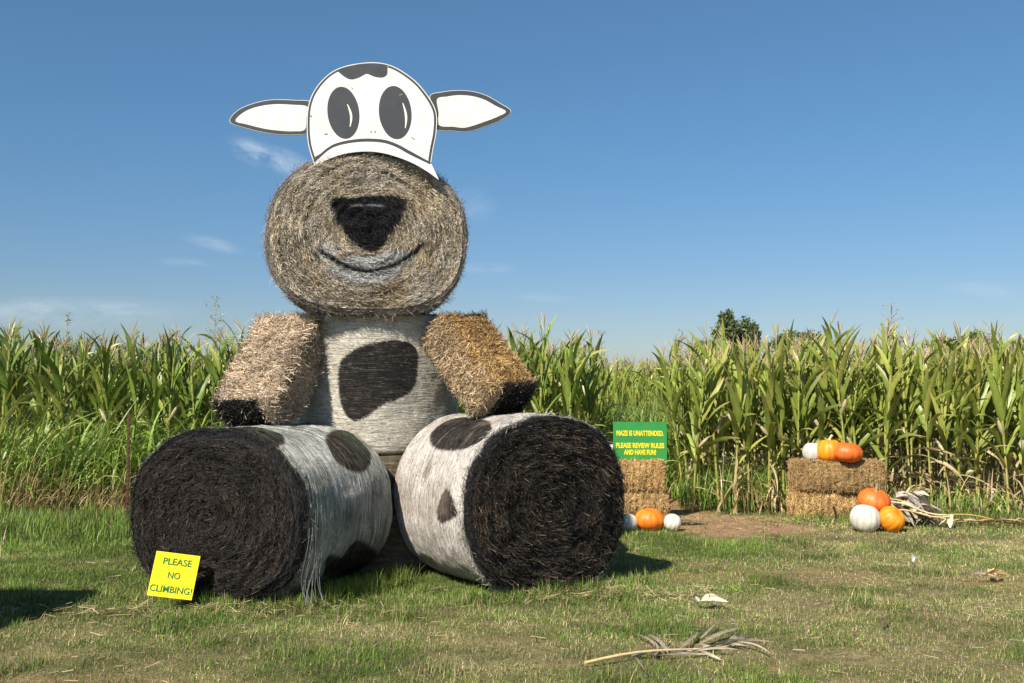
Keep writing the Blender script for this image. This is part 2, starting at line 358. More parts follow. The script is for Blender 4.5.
HAYC = np.array([.36, .29, .19]); HAYD = np.array([.15, .115, .07]); GREYHAY = np.array([.375, .335, .29])
class Bale:
    """rounded, slightly squashed cylinder. C = centre of the front face; e = outward axis of that face, a = sideways, u = up-ish"""
    def __init__(s, C, e, a, u, ra, ru, L, bulge=.03, seed=0, rim=.07, p=2.25, pb=None):
        s.pb = pb or p; s.lump = .5
        s.C, s.e, s.a, s.u = map(lambda q: np.asarray(q, float), (C, e, a, u)); s.ra, s.ru, s.L = ra, ru, L
        s.bulge, s.seed, s.rim, s.p = bulge, seed, rim, p
    def rad(s, phi):
        c, q = np.cos(phi), np.sin(phi)
        p = np.where(q < 0, s.pb, s.p)
        return (np.abs(c / s.ra) ** p + np.abs(q / s.ru) ** p) ** (-1 / p)
    def side(s, t, phi, lift=0):      # t metres behind the front face
        r = s.rad(phi); tt = np.clip(t, 0, s.L)
        ed = np.minimum(tt, s.L - tt); rr = s.rim - np.sqrt(np.maximum(s.rim ** 2 - (s.rim - np.minimum(ed, s.rim)) ** 2, 0))
        q = P3(np.cos(phi) * 3, np.sin(phi) * 3, t * 3)
        r = r - rr + .035 * (fbm(q, s.seed, 2) - .5) + .018 * (vnoise(q * 4, s.seed + 3) - .5) * s.lump + lift
        d = np.cos(phi)[..., None] * s.a + np.sin(phi)[..., None] * s.u
        return s.C - s.e * np.asarray(t)[..., None] + d * r[..., None]
    def face(s, rho, phi, front=True, lift=0):  # rho 0..1 of the rim
        r = (s.rad(phi) - s.rim) * rho; d = np.cos(phi)[..., None] * s.a + np.sin(phi)[..., None] * s.u
        x = r[..., None] * d
        q = P3(r * np.cos(phi) * 5, r * np.sin(phi) * 5, 0)
        sp = np.sin((r / .085 + phi / (2 * np.pi)) * 2 * np.pi + 2.5 * fbm(q * .6, s.seed + 9)) * .006
        z = s.bulge * (1 - rho ** 2) + sp * np.clip(rho * 3, 0, 1) + (.085 * (fbm(q * 1.3, s.seed + 5, 3) - .5) + .05 * np.maximum(vnoise(P3(r * 22, phi * 3.2, 0), s.seed + 6) - .6, 0) * -1.5) * np.clip((1 - rho) * 8, 0, 1) + lift
        return (s.C + x + s.e * z[..., None]) if front else (s.C - s.e * s.L + x - s.e * z[..., None])
    def local(s, px, py, region='side'):
        "surface coordinates of the point seen at a pixel (used once, to lay out the painted marks)"
        if region == 'side':
            t, ph = np.meshgrid(np.linspace(0, s.L, 120), np.linspace(0, 2 * np.pi, 360)); p = s.side(t, ph)
            r = s.side(t, ph, .01) - p; vis = (r * (np.array([0, 0, CAM_H]) - p)).sum(-1) > 0
            q = proj(p); d = np.hypot(q[..., 0] - px, q[..., 1] - py) + np.where(vis, 0, 1e4); k = d.argmin()
            return np.array([t.ravel()[k], ph.ravel()[k] * .5 * (s.ra + s.ru)])
        rh, ph = np.meshgrid(np.linspace(0, 1, 90), np.linspace(0, 2 * np.pi, 240)); q = proj(s.face(rh, ph))
        k = np.hypot(q[..., 0] - px, q[..., 1] - py).argmin(); r = s.rad(ph.ravel()[k]) * rh.ravel()[k]
        return np.array([r * math.cos(ph.ravel()[k]), r * math.sin(ph.ravel()[k])])
    def lpoly(s, pts, region='side', k=5):
        return smooth_poly(np.array([s.local(x, y, region) for x, y in pts]), k)

def bale_mesh(B, side_paint, face_paint, back=True, nface=9000, nside=9000, strawlen=(.06, .26), side_straw=True, shag=.012, lab=None, rimfuzz=0, sidelen=None, facefrac=(0, 1), circ=.15, nang=200):
    "returns list of M, one for each label (0 = hay body)"
    parts = {}
    def put(v, f, c, l):
        # l label per face
        for k in np.unique(l):
            ff = f[l == k]; used = np.unique(ff); mp = np.zeros(len(v), int); mp[used] = np.arange(len(used))
            parts.setdefault(int(k), M()).add(v[used], mp[ff], c[used])
    # side
    nt_ = 70; t = np.concatenate([[0, .008, .02, .04], np.linspace(.07, B.L - .07, nt_), [B.L - .04, B.L - .02, B.L - .008, B.L]])
    ph = np.linspace(0, 2 * np.pi, nang, endpoint=False); T, PH = np.meshgrid(t, ph, indexing='ij')
    v = B.side(T, PH); c = side_paint(T, PH, False)
    i, j = np.meshgrid(np.arange(len(t) - 1), np.arange(nang), indexing='ij'); j2 = (j + 1) % nang
    f = np.stack([i * nang + j, i * nang + j2, (i + 1) * nang + j2, (i + 1) * nang + j], -1).reshape(-1, 4)
    put(v.reshape(-1, 3), f, c.reshape(-1, 3), np.zeros(len(f), int))
    for front in ((True, False) if back else (True,)):
        nr = 80; rh = np.linspace(0, 1, nr); RH, PH = np.meshgrid(rh, ph, indexing='ij')
        v = B.face(RH, PH, front)
        v[-1] = B.side(np.full(nang, 0. if front else B.L), ph)
        r = B.rad(PH) * RH; x, y = r * np.cos(PH), r * np.sin(PH)
        c = face_paint(x, y, False) if front else np.broadcast_to(HAYD * 1.5, v.shape) * (.6 + .8 * fbm(P3(x * 20, y * 20), 2)[..., None])
        i, j = np.meshgrid(np.arange(nr - 1), np.arange(nang), indexing='ij'); j2 = (j + 1) % nang
        f = np.stack([i * nang + j, (i + 1) * nang + j, (i + 1) * nang + j2, i * nang + j2], -1).reshape(-1, 4)
        lb = np.zeros(len(f), int)
        if lab is not None and front:
            xc = (x[:-1] + x[1:]) / 2; yc = (y[:-1] + y[1:]) / 2; lb = lab(xc, yc).ravel()
        put(v.reshape(-1, 3), f, c.reshape(-1, 3), lb)
    # straw on the faces: arcs running round the roll
    k = 5
    for front in ((True, False) if back else (True,)):
        n = nface if front else nface // 4
        rho = np.sqrt(rng.uniform(facefrac[0], 1, n)); phi = rng.uniform(0, 2 * np.pi, n)
        L = rng.uniform(*strawlen, n); stray = rng.random(n) < .28
        tw = np.where(stray, rng.normal(0, 1.0, n), rng.normal(0, .3, n))
        tt = np.linspace(-.5, .5, k)[None]
        r0 = B.rad(phi) * rho
        dphi = np.cos(tw)[:, None] * tt * (L / np.maximum(r0, .08))[:, None]; drho = np.sin(tw)[:, None] * tt * (L / B.ra)[:, None] + rng.normal(0, .006, (n, k))
        ph_ = phi[:, None] + np.clip(dphi, -1.2, 1.2); rh_ = np.clip(rho[:, None] + drho, 0, 1.01)
        base = rng.uniform(.000, .012, n)[:, None]; li = base + np.abs(rng.normal(0, shag, n))[:, None] * (np.abs(tt * 2) ** 2) * rng.choice([1, 1, 2.2], n)[:, None]
        p = B.face(rh_, ph_, front, li)
        dirr = nrm(np.gradient(p, axis=1)); sd_ = nrm(np.cross(dirr, B.e[None, None] + rng.normal(0, .35, (n, 1, 3))))
        xm, ym = B.rad(ph_) * rh_ * np.cos(ph_), B.rad(ph_) * rh_ * np.sin(ph_)
        c = face_paint(xm, ym, True) if front else np.broadcast_to(HAYC * .8, p.shape) * rng.uniform(.4, 1.2, (n, 1, 1))
        W = rng.uniform(.0008, .0021, n)[:, None] * np.ones((1, k))
        lb = lab(xm[:, 2], ym[:, 2]) if (lab is not None and front) else np.zeros(n, int)
        for q in np.unique(lb):
            s_ = lb == q; ribbons(parts.setdefault(int(q), M()), p[s_], W[s_], sd_[s_], c[s_])
    if side_straw:
        k = 11 if sidelen else 5
        n = nside; t0 = rng.uniform(0, B.L, n); phi = rng.uniform(0, 2 * np.pi, n); L = rng.uniform(*(sidelen or strawlen), n)
        tw = np.where(rng.random(n) < (.04 if sidelen else circ), rng.normal(0, 1.0, n), rng.normal(0, .05 if sidelen else .12, n)); tt = np.linspace(-.5, .5, k)[None]
        ph_ = phi[:, None] + np.cos(tw)[:, None] * tt * L[:, None] / B.ra; t_ = t0[:, None] + np.sin(tw)[:, None] * tt * L[:, None]
        t_ = np.clip(t_, -.01, B.L + .01)
        li = rng.uniform(.0, .003 if sidelen else .006, n)[:, None] + np.abs(rng.normal(0, shag * (.12 if sidelen else .45), n))[:, None] * np.abs(tt * 2) ** 2
        p = B.side(t_, ph_, li); p = p - B.e * (np.minimum(t_, 0))[..., None]
        d_ = nrm(np.gradient(p, axis=1)); out = np.cos(ph_)[..., None] * B.a + np.sin(ph_)[..., None] * B.u
        sd_ = nrm(np.cross(d_, out + rng.normal(0, .3, (n, 1, 3))))
        c = side_paint(t_, ph_, True)
        ribbons(parts[0], p, rng.uniform(.0006, .0015, n)[:, None] * np.ones((1, k)), sd_, c)
    if rimfuzz:      # ragged straw standing out round the edge of the front face
        n = rimfuzz; k = 4; ph = rng.uniform(0, 2 * np.pi, n); t0 = np.abs(rng.normal(0, .05, n)); p0 = B.side(t0, ph, -.004)
        out = np.cos(ph)[:, None] * B.a + np.sin(ph)[:, None] * B.u; tg = -np.sin(ph)[:, None] * B.a + np.cos(ph)[:, None] * B.u
        d = nrm(tg * rng.normal(0, 1, (n, 1)) + B.e * rng.normal(.1, .45, (n, 1)) + out * np.abs(rng.normal(.05, .28, (n, 1))))
        tt = np.linspace(0, 1, k)[None, :, None]; L = rng.uniform(.03, .11, n)[:, None, None]
        p = p0[:, None] + d[:, None] * tt * L - out[:, None] * tt ** 2 * L * .25
        c = side_paint(np.repeat(t0[:, None] * .7, k, 1), np.repeat(ph[:, None], k, 1), True)
        ribbons(parts[0], p, np.full((n, k), .0013), nrm(np.cross(d, rng.normal(0, 1, (n, 3))))[:, None], c)
    return parts

def blendc(a, b, k): k = np.asarray(k)[..., None]; return a * (1 - k) + b * k
def var(shape, lo, hi, straw):
    "per straw variation (constant along one straw) or per vertex"
    if straw: return np.broadcast_to(rng.uniform(lo, hi, (shape[0], 1)), shape)
    return rng.uniform(lo, hi, shape)
def pick(shape, straw):
    return np.broadcast_to(rng.random((shape[0], 1)), shape) if straw else rng.random(shape)

def make_side_paint(B, spots, seed, white=(.62, .61, .59), dirty=(.2, .19, .14), wear=.35, spotwear=.2, tint=None, blk=(.022, .02, .02), rimhay=0.05, extra=None, frontblk=0):
    white = np.array(white); dirty = np.array(dirty); blk = np.array(blk); Rm = .5 * (B.ra + B.ru)
    def f(T, PH, straw):
        s = PH * Rm; j = rng.normal(0, .006, T.shape) if straw else 0
        # streaks run round the roll: stretched along the circumference
        st = fbm(P3(T * 60, np.cos(PH) * 4, np.sin(PH) * 4), seed, 3); big = fbm(P3(T * 2.6, np.cos(PH) * 2.2, np.sin(PH) * 2.2), seed + 4, 3)
        k = np.clip((st * .6 + big * .55 + (pick(T.shape, straw) - .5) * .5 - (1 - wear)) * 2.4, 0, 1)
        c = blendc(white, dirty, k) * (var(T.shape, .78, 1.1, straw)[..., None])
        c = blendc(c, dirty * .45, (pick(T.shape, straw) < .10) * .8); c = c * (.78 + .44 * fbm(P3(T * 9, np.cos(PH) * 7, np.sin(PH) * 7), seed + 31, 2)[..., None])
        if tint is not None: c = c * tint(T, PH)
        inside = np.zeros(T.shape)
        for poly in spots:
            ss = np.where(s > np.pi * Rm * 2 - .0 + 9, s, s)
            h = in_poly(T + j, ss + j, poly) | in_poly(T + j, ss - 2 * np.pi * Rm + j, poly) | in_poly(T + j, ss + 2 * np.pi * Rm + j, poly)
            inside = np.maximum(inside, h)
        sp = blendc(blk, HAYC * .42, (pick(T.shape, straw) < spotwear) * 1.)
        sp = sp * (.6 + .8 * fbm(P3(T * 20, np.cos(PH) * 9, np.sin(PH) * 9), seed + 8)[..., None])
        c = blendc(c, sp, inside)
        if extra is not None: c = extra(c, T, PH, straw)
        c = blendc(c, blk * 1.2, np.clip((frontblk * (.25 + 1.3 * fbm(P3(np.cos(PH) * 5, np.sin(PH) * 5, 0), seed + 20)) - T) / .012 + (pick(T.shape, straw) - .5) * 1.8, 0, 1)) if frontblk else c
        ed = np.clip((rimhay - (B.L - T)) / .03 + (pick(T.shape, straw) - .5), 0, 1)
        return blendc(c, HAYC * .55, ed * .8)
    return f
def make_black_face(seed, brown=.16, wear=(.26, .2, .13)):
    wear = np.array(wear)
    def f(x, y, straw):
        r = np.hypot(x, y); k = fbm(P3(x * 5, y * 5), seed, 3)
        c = np.array([.019, .016, .014]) * var(x.shape, .4, 2.4, straw)[..., None]
        c = c * (.6 + .9 * fbm(P3(r * 30, np.arctan2(y, x) * 2, 0), seed + 2)[..., None])
        b = pick(x.shape, straw) < np.clip(brown * (.3 + 2.4 * (k - .35)), 0.01, 1)
        return blendc(c, wear * var(x.shape, .3, 1.05, straw)[..., None], b * .8)
    return f

cow = empty('hay_bale_cow', (-1.2, 8.9, 0), 'giant smiling cow figure built of painted hay bales, seated on the mown grass', 'hay bale figure')
CO = np.array(cow.location)

# --- legs
def leg(X, Yc, th, L, ra, ru, seed, zb=-.03, rim=.06):
    e = np.array([-math.sin(th), -math.cos(th), 0]); a = np.array([math.cos(th), -math.sin(th), 0])
    return Bale((X, Yc, ru + zb), e, a, (0, 0, 1), ra, ru, L, seed=seed, rim=rim)
BL = leg(-2.31, 7.73, .388, 1.40, .835, .69, 3, rim=.09, zb=-.04)
spA = BL.lpoly([(205, 434), (222, 428), (248, 427), (272, 431), (285, 439), (276, 448), (252, 448), (230, 444), (212, 440)])
spB = BL.lpoly([(325, 443), (328, 434), (340, 430), (352, 434), (362, 443), (371, 458), (364, 472), (350, 471), (335, 460)])
spC = BL.lpoly([(325, 562), (331, 555), (341, 558), (350, 545), (362, 541), (371, 549), (370, 566), (360, 582), (345, 592), (330, 590), (323, 578)])
def leftextra(c, T, PH, straw):
    # irregular greenish patches blended into the white
    k = np.clip((fbm(P3(T * 3.2, np.cos(PH) * 2.6, np.sin(PH) * 2.6), 91, 3) - .5) * 4, 0, .55) * (pick(T.shape, straw) < .75)
    return blendc(c, np.array([.085, .115, .065]), k)
pL = bale_mesh(BL, make_side_paint(BL, [spA, spB, spC], 11, white=(.60, .60, .56), dirty=(.13, .14, .10), wear=.48, extra=leftextra, frontblk=.06), make_black_face(5, .13, (.2, .15, .11)), nface=17000, nside=30000, rimfuzz=6000, shag=.016, sidelen=(.08, .4))
legl = pL[0].build('leg', HAY, cow, origin=CO); legl['label'] = 'splayed round bale leg with green-mottled white side'
BR_ = leg(.318, 8.174, -.565, 1.335, .785, .73, 8)
spD = BR_.lpoly([(430, 440), (437, 427), (455, 419), (478, 418), (491, 424), (490, 434), (478, 443), (458, 450), (438, 449)])
spE = BR_.lpoly([(437, 516), (440, 500), (446, 489), (452, 495), (455, 506), (458, 514), (450, 519), (441, 524)])
def rightextra(c, T, PH, straw):
    Rm = .5 * (BR_.ra + BR_.ru)
    k = fbm(P3(T * 2.2, np.cos(PH) * 2, np.sin(PH) * 2), 55, 3)
    c = blendc(c, np.array([.34, .25, .2]), np.clip((k - .56) * 3.5, 0, .35))
    q = BRs; s = PH * Rm
    d = np.hypot((T - q[0]) / .07, (s - q[1]) / .14)
    return blendc(c, HAYD * 1.4, np.clip((1 - d) * 1.5, 0, .8) * (pick(T.shape, straw) < .7))
BRs = BR_.local(428, 470)
pR = bale_mesh(BR_, make_side_paint(BR_, [spD, spE], 23, white=(.72, .67, .62), dirty=(.34, .28, .22), wear=.34, extra=rightextra, spotwear=.15, frontblk=.05), make_black_face(15, .22, (.27, .19, .12)), nface=17000, nside=30000, rimfuzz=6000, shag=.017, sidelen=(.06, .25))
pR[0].build('leg', HAY, cow, origin=CO)['label'] = 'splayed round bale leg with clean white side'
# loose netting hanging from the white roll
m = M(); n = 13; t = np.linspace(0, 1, 9)
for q in range(n):
    t0 = rng.uniform(.03, .22); ph0 = rng.uniform(-.1, .25); a = BL.side(np.array([t0]), np.array([ph0 % (2 * np.pi)]), .012)[0]
    b = BL.side(np.array([t0 * .6 + .02]), np.array([-.75]), .02)[0]; b = np.array([gx(rng.uniform(303, 327), 7.46), 7.46 + rng.normal(0, .03), rng.uniform(0, .10)])
    mid = BL.side(t0 + 0 * t, ph0 - .75 * t, .02 + .05 * t)
    p = mid * (1 - t[:, None] ** 2) + (a * (1 - t[:, None]) + b * t[:, None]) * t[:, None] ** 2 + .006 * np.sin(t * 9 + q)[:, None]
    tube(m, p, .0012, np.array([.40, .42, .38]) * rng.uniform(.6, 1), 4, False)
net = m.build('loose_netting', NETM, legl, origin=CO)

# --- torso: two bales stood on end
def upright(cx_, cy_, z0, z1, r, seed):
    return Bale((cx_, cy_, z1), (0, 0, 1), (1, 0, 0), (0, 1, 0), r, r, z1 - z0, bulge=.01, seed=seed, rim=.05, p=2.0)
BT = upright(-1.31, 9.70, 1.06, 2.335, .79, 31)
tp = smooth_poly(np.array([BT.local(x, y) for x, y in [(340, 363), (352, 351), (368, 344), (388, 341), (408, 342), (418, 352), (417, 370), (415, 385), (407, 396), (386, 404), (364, 418), (352, 421), (342, 407), (338.6, 385)]]), 5)
sp_t = make_side_paint(BT, [tp], 41, white=(.70, .655, .56), dirty=(.26, .22, .155), wear=.38, spotwear=.10)
topf = lambda x, y, s: np.broadcast_to(HAYC, x.shape + (3,)) * var(x.shape, .4, 1.2, s)[..., None]
pT = bale_mesh(BT, sp_t, topf, nface=2500, nside=34000, shag=.010, sidelen=(.05, .2))
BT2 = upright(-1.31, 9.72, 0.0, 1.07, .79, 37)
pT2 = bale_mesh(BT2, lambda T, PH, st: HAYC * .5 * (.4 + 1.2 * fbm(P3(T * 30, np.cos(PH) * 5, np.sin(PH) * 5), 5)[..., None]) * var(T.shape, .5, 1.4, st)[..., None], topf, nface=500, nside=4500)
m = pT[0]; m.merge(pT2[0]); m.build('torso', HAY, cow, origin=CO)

# --- head
hc = at(367.5, 232, 8.80)
BH = Bale(hc, (0.14, -.99, 0), (.99, .14, 0), (0, 0, 1), .885, .728, 1.25, bulge=.05, seed=61, rim=.05, p=2.1, pb=2.75)
nose = BH.lpoly([(331, 199), (350, 198), (372, 196), (390, 196), (406, 200), (405, 210), (398, 226), (386, 241), (379, 250), (370, 252), (361, 249), (347, 237), (335, 219)], 'face')
mouth_c = BH.lpoly([(321, 252), (339, 263), (358, 270), (376, 270.5), (398, 263), (412, 254), (423, 244)], 'face')[:31]
mouth_c = smooth_poly(np.array([BH.local(x, y, 'face') for x, y in [(321, 252), (339, 263), (358, 270), (376, 270.5), (398, 263), (412, 254), (423, 244)]]), 5, closed=False)
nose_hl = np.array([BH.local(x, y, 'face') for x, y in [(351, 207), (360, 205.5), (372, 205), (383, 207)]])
def dline(x, y, L):
    d = np.full(x.shape, 9.)
    for a, b in zip(L[:-1], L[1:]):
        ab = b - a; t = np.clip(((x - a[0]) * ab[0] + (y - a[1]) * ab[1]) / (ab @ ab + 1e-12), 0, 1)
        d = np.minimum(d, np.hypot(x - a[0] - t * ab[0], y - a[1] - t * ab[1]))
    return d
def head_lab(x, y):
    l = np.zeros(x.shape, int); l[dline(x, y, mouth_c) < .022] = 2; l[in_poly(x, y, nose)] = 1
    return l
def head_face(x, y, straw):
    r = np.hypot(x, y); k = fbm(P3(x * 4, y * 4), 66, 3); rr = fbm(P3(r * 34, np.arctan2(y, x) * 1.5, 0), 67, 2)
    c = blendc(GREYHAY * 1.12, HAYC * 1.0, np.clip(k * 1.6 - .3, 0, 1))
    c = c * (.9 + .95 * rr[..., None]) * var(x.shape, .55, 1.4, straw)[..., None]
    c = blendc(c, HAYD * .7, (pick(x.shape, straw) < .11) * .9)
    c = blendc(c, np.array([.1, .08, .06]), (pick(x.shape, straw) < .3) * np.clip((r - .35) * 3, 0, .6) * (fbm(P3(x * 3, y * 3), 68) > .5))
    dm_ = dline(x, y, mouth_c); jx = rng.normal(0, .008, x.shape)
    below = np.clip(1 - np.hypot((x + .02) / .38, (y + .37) / .15) ** 2, 0, 1) + np.clip(1 - np.hypot((x + .37) / .10, (y + .20) / .12), 0, 1) + .8 * np.clip(1 - np.hypot((x - .28) / .2, (y + .25) / .10), 0, 1)
    c = blendc(c, np.array([.62, .64, .66]), np.clip(below * 2.2, 0, .95) * (pick(x.shape, straw) < .75))
    c = blendc(c, np.array([.018, .017, .018]), np.clip((.026 - dm_ + jx * .7) / .008, 0, 1))
    c = blendc(c, np.array([.016, .016, .018]) * (.6 + 1.0 * k[..., None]), in_poly(x + jx, y + jx, nose) * 1.)
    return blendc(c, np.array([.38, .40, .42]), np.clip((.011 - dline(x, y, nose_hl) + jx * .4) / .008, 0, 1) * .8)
def head_side(T, PH, straw):
    st = fbm(P3(T * 50, np.cos(PH) * 4, np.sin(PH) * 4), 70, 2)
    return GREYHAY * 1.0 * (.35 + 1.2 * st[..., None]) * var(T.shape, .5, 1.3, straw)[..., None]
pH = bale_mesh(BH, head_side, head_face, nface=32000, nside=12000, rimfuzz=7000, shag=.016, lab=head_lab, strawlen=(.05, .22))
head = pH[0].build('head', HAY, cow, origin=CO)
pH[1].build('nose', HAY, head, origin=CO); pH[2].build('mouth', HAY, head, origin=CO)
# shaggy straw fringe under the chin
m = M(); n = 1500; ph = rng.uniform(np.pi * 1.22, np.pi * 1.80, n); t0 = rng.uniform(0, .3, n)
p0 = BH.side(t0, ph, .0); kk = 4; tt = np.linspace(0, 1, kk)[None, :, None]
dd = nrm(np.stack([rng.normal(0, 1, n) * 1.6 + .4, rng.normal(-.3, .5, n), rng.normal(-.25, .4, n)], 1))
p = p0[:, None] + dd[:, None] * tt * rng.uniform(.03, .11, n)[:, None, None]
ribbons(m, p, np.full((n, kk), .0014), nrm(np.cross(dd, rng.normal(0, 1, (n, 3))))[:, None], (GREYHAY * rng.uniform(.35, 1.3, (n, 1)))[:, None])
m.build('chin_fringe', HAY, head, origin=CO)

# --- square bales: arms and stacks
def square_bale(C, Rm, wx, ly, hz, colf, nst=5200, shag=.028, sl=(.04, .13), prickly=1.0, corner=.035, seed=0, ends=None):
    """box bale in a frame Rm (columns x,y,z). colf(local points, face id, straw) -> colour"""
    m = M(); H = np.array([wx, ly, hz]) / 2
    def surf(u, v, f):   # f 0..5, u,v in -1..1
        ax = f // 2; sg = 1 if f % 2 else -1
        q = np.zeros(u.shape + (3,)); o = [k for k in range(3) if k != ax]
        q[..., ax] = sg; q[..., o[0]] = u; q[..., o[1]] = v
        p = q * H; r = corner; inn = np.clip(p, -(H - r), H - r); d = p - inn; p = inn + nrm(d) * r
        bul = .03 * (1 - u ** 2) * (1 - v ** 2); nn = np.zeros(3); nn[ax] = sg
        nz2 = fbm((p + 3 + seed) * 9, seed, 2) - .5
        slab = .010 * np.sin(p[..., 1] * 2 * np.pi / .085 + 3 * nz2)
        return p + nrm(p) * (nz2 * .055)[..., None] + nn * (bul + slab * (0 if ax == 1 else 1))[..., None], nn
    for f in range(6):
        nu = 36; u, v = np.meshgrid(np.linspace(-1, 1, nu), np.linspace(-1, 1, nu), indexing='ij'); p, nn = surf(u, v, f)
        c = colf(p, f, False); i, j = np.meshgrid(np.arange(nu - 1), np.arange(nu - 1), indexing='ij'); b = (i * nu + j).ravel()
        q = np.stack([b, b + 1, b + nu + 1, b + nu], -1)
        m.add(p.reshape(-1, 3) @ Rm.T + C, q, c.reshape(-1, 3))
        ax = f // 2; o = [k for k in range(3) if k != ax]; area = H[o[0]] * H[o[1]] * 4
        n = int(nst * area); u = rng.uniform(-1, 1, n); v = rng.uniform(-1, 1, n); p, nn = surf(u, v, f)
        k = 3; tt = np.linspace(0, 1, k)[None, :, None]
        mode = rng.random(n)
        tang = rng.normal(0, 1, (n, 3)); tang[:, ax] = 0
        if ax != 1: tang[:, 1] *= (.3 if prickly > 1 and not (ends and f in ends) else .6)
        out = np.where(mode < .3 * prickly, rng.uniform(.5, 1.6, n), rng.uniform(-.05, .25, n))
        d = nrm(nrm(tang) + nn * out[:, None]); L = rng.uniform(*sl, n) * np.where(mode < .3 * prickly, .6, 1.)
        st = p - d * L[:, None] * .25 + nn * rng.uniform(0, .012, n)[:, None]
        P_ = st[:, None] + d[:, None] * tt * L[:, None, None] - nn * (tt ** 2) * .15 * L[:, None, None]
        c = colf(P_, f, True)
        ribbons(m, P_ @ Rm.T + C, rng.uniform(.0011, .0027, n)[:, None] * np.ones((1, k)), nrm(np.cross(d, rng.normal(0, 1, (n, 3))))[:, None] @ Rm.T, c)
    return m
def rotm(a, b, c):
    Rz = np.array([[math.cos(a), -math.sin(a), 0], [math.sin(a), math.cos(a), 0], [0, 0, 1]]); Rx = np.array([[1, 0, 0], [0, math.cos(b), -math.sin(b)], [0, math.sin(b), math.cos(b)]])
    Ry = np.array([[math.cos(c), 0, math.sin(c)], [0, 1, 0], [-math.sin(c), 0, math.cos(c)]]); return Rz @ Rx @ Ry
STRAW = np.array([.66, .45, .20]); STRAWP = np.array([.74, .60, .41]); STRAWB = np.array([.32, .19, .08])
def arm_col(seed, pale, gold_faces, hand_cut, sgn):
    def f(p, face, straw):
        sh = p.shape[:-1]; k = fbm(p * 5 + seed, seed, 3)
        a, b = (STRAW * [1.02, 1.0, .95], STRAWB * 1.3) if face in gold_faces else (pale, pale * .62)
        c = blendc(a, b, np.clip((k - .42) * 4, 0, .7)) * var(sh, .5, 1.25, straw)[..., None]
        c = blendc(c, STRAWB * .5, (pick(sh, straw) < .12) * 1.)
        hand = (p[..., 1] < -L_arm / 2 + .03) & (p[..., 0] * sgn > hand_cut)
        return blendc(c, np.array([.014, .013, .013]), hand * (pick(sh, straw) < .94))
    return f
L_arm = 1.05
ra_ = rotm(-.329, .864, -.058)
m = square_bale(np.array([-2.115, 8.86, 1.812]), ra_, .56, 1.05, .35, arm_col(3, STRAWP * np.array([1.05, 1.04, 1.12]), (), -.17, -1), nst=17000, shag=.03, seed=2, sl=(.05, .17), prickly=1.3)
m.build('arm', HAY, cow, origin=CO)['label'] = 'square straw bale arm with pale weathered top'
L_arm = .935
rb_ = rotm(.779, .769, -.045)
m = square_bale(np.array([-.30, 8.93, 1.885]), rb_, .53, .935, .32, arm_col(9, STRAWP * np.array([.97, .92, .88]), (5,), -.13, 1), nst=18000, shag=.03, seed=5, sl=(.05, .15), prickly=1.1, ends=(5,))
m.build('arm', HAY, cow, origin=CO)['label'] = 'square straw bale arm with golden top'

# --- face board
YB = 8.73
def px2(pts, Y=YB): return np.array([at(x, y, Y) for x, y in pts])
def inset(poly, d):
    poly = np.asarray(poly, float); n = len(poly); t = np.roll(poly, -1, 0) - np.roll(poly, 1, 0); nn = nrm(np.stack([t[:, 1], -t[:, 0]], 1))
    area = .5 * np.sum(poly[:, 0] * np.roll(poly[:, 1], -1) - np.roll(poly[:, 0], -1) * poly[:, 1])
    return poly - nn * d * (1 if area > 0 else -1)
import bmesh
from mathutils.geometry import tessellate_polygon
def plate(name, parent, layers, mats_c):
    "layers: list of (pixel polygon, front depth, back depth, colour)"
    me = bpy.data.meshes.new(name); bm = bmesh.new(); lay = bm.verts.layers.float_color.new('Col')
    for poly, y0, y1, col in layers:
        def mk(Y): return [bm.verts.new(tuple(at(x, y, YB) * np.array([1, 0, 1]) + np.array([0, Y, 0]) - CO)) for x, y in poly]
        fr = mk(y0); tris = tessellate_polygon([[Vector((x, -y, 0)) for x, y in poly]])
        for a_, b_, c_ in tris: bm.faces.new((fr[a_], fr[b_], fr[c_]))
        if y1 is not None:
            bk = mk(y1); n = len(fr)
            for a_, b_, c_ in tris: bm.faces.new((bk[a_], bk[c_], bk[b_]))
            for q in range(n): bm.faces.new((fr[q], bk[q], bk[(q + 1) % n], fr[(q + 1) % n]))
            for v_ in bk: v_[lay] = (*col, 1)
        for v_ in fr: v_[lay] = (*col, 1)
    bm.to_mesh(me); bm.free(); me.materials.append(mats_c); return link(name, me, parent)
WHT = (.66, .645, .60); DRK = (.036, .041, .048); EDG = (.6, .57, .5)
circ = smooth_poly([(314, 164), (307.5, 140), (308, 107), (318, 85), (337, 69), (366, 62.5), (390, 65), (412, 78), (426, 93), (436, 111), (436.5, 131), (433, 150), (431, 163)], 6, closed=False)
botm = smooth_poly([(439, 180), (425, 170), (407, 160.5), (383, 153), (361, 151.5), (338, 155.5), (314, 166)], 5, closed=False)
outer = np.concatenate([circ, botm])
blk_ring = np.concatenate([inset(circ, .9)[1:-1], [[431, 163.5]], smooth_poly([(429.5, 164), (410, 153), (395, 145.2), (380, 141.2), (357, 141.2), (334, 146), (319, 157.5), (314.5, 163)], 5, closed=False)])
white_in = np.concatenate([inset(circ, 3.1)[2:-2], [[428.4, 161]], smooth_poly([(426, 159.8), (410, 151), (395, 143.2), (380, 139.2), (357, 139.2), (334, 144.2), (320, 154.2)], 5, closed=False)])
ring_low = smooth_poly([(429.8, 164.2), (410, 154.6), (395, 146.5), (380, 142.2), (357, 142.0), (334, 146.9), (319, 158.1), (314.5, 163.1)], 5, closed=False)
fore = smooth_poly([(337, 70.5), (344, 76.5), (351, 79.5), (359, 77.6), (366.6, 74), (374, 76.6), (382, 77.6), (387, 74.5), (387.5, 67)], 5, closed=False)
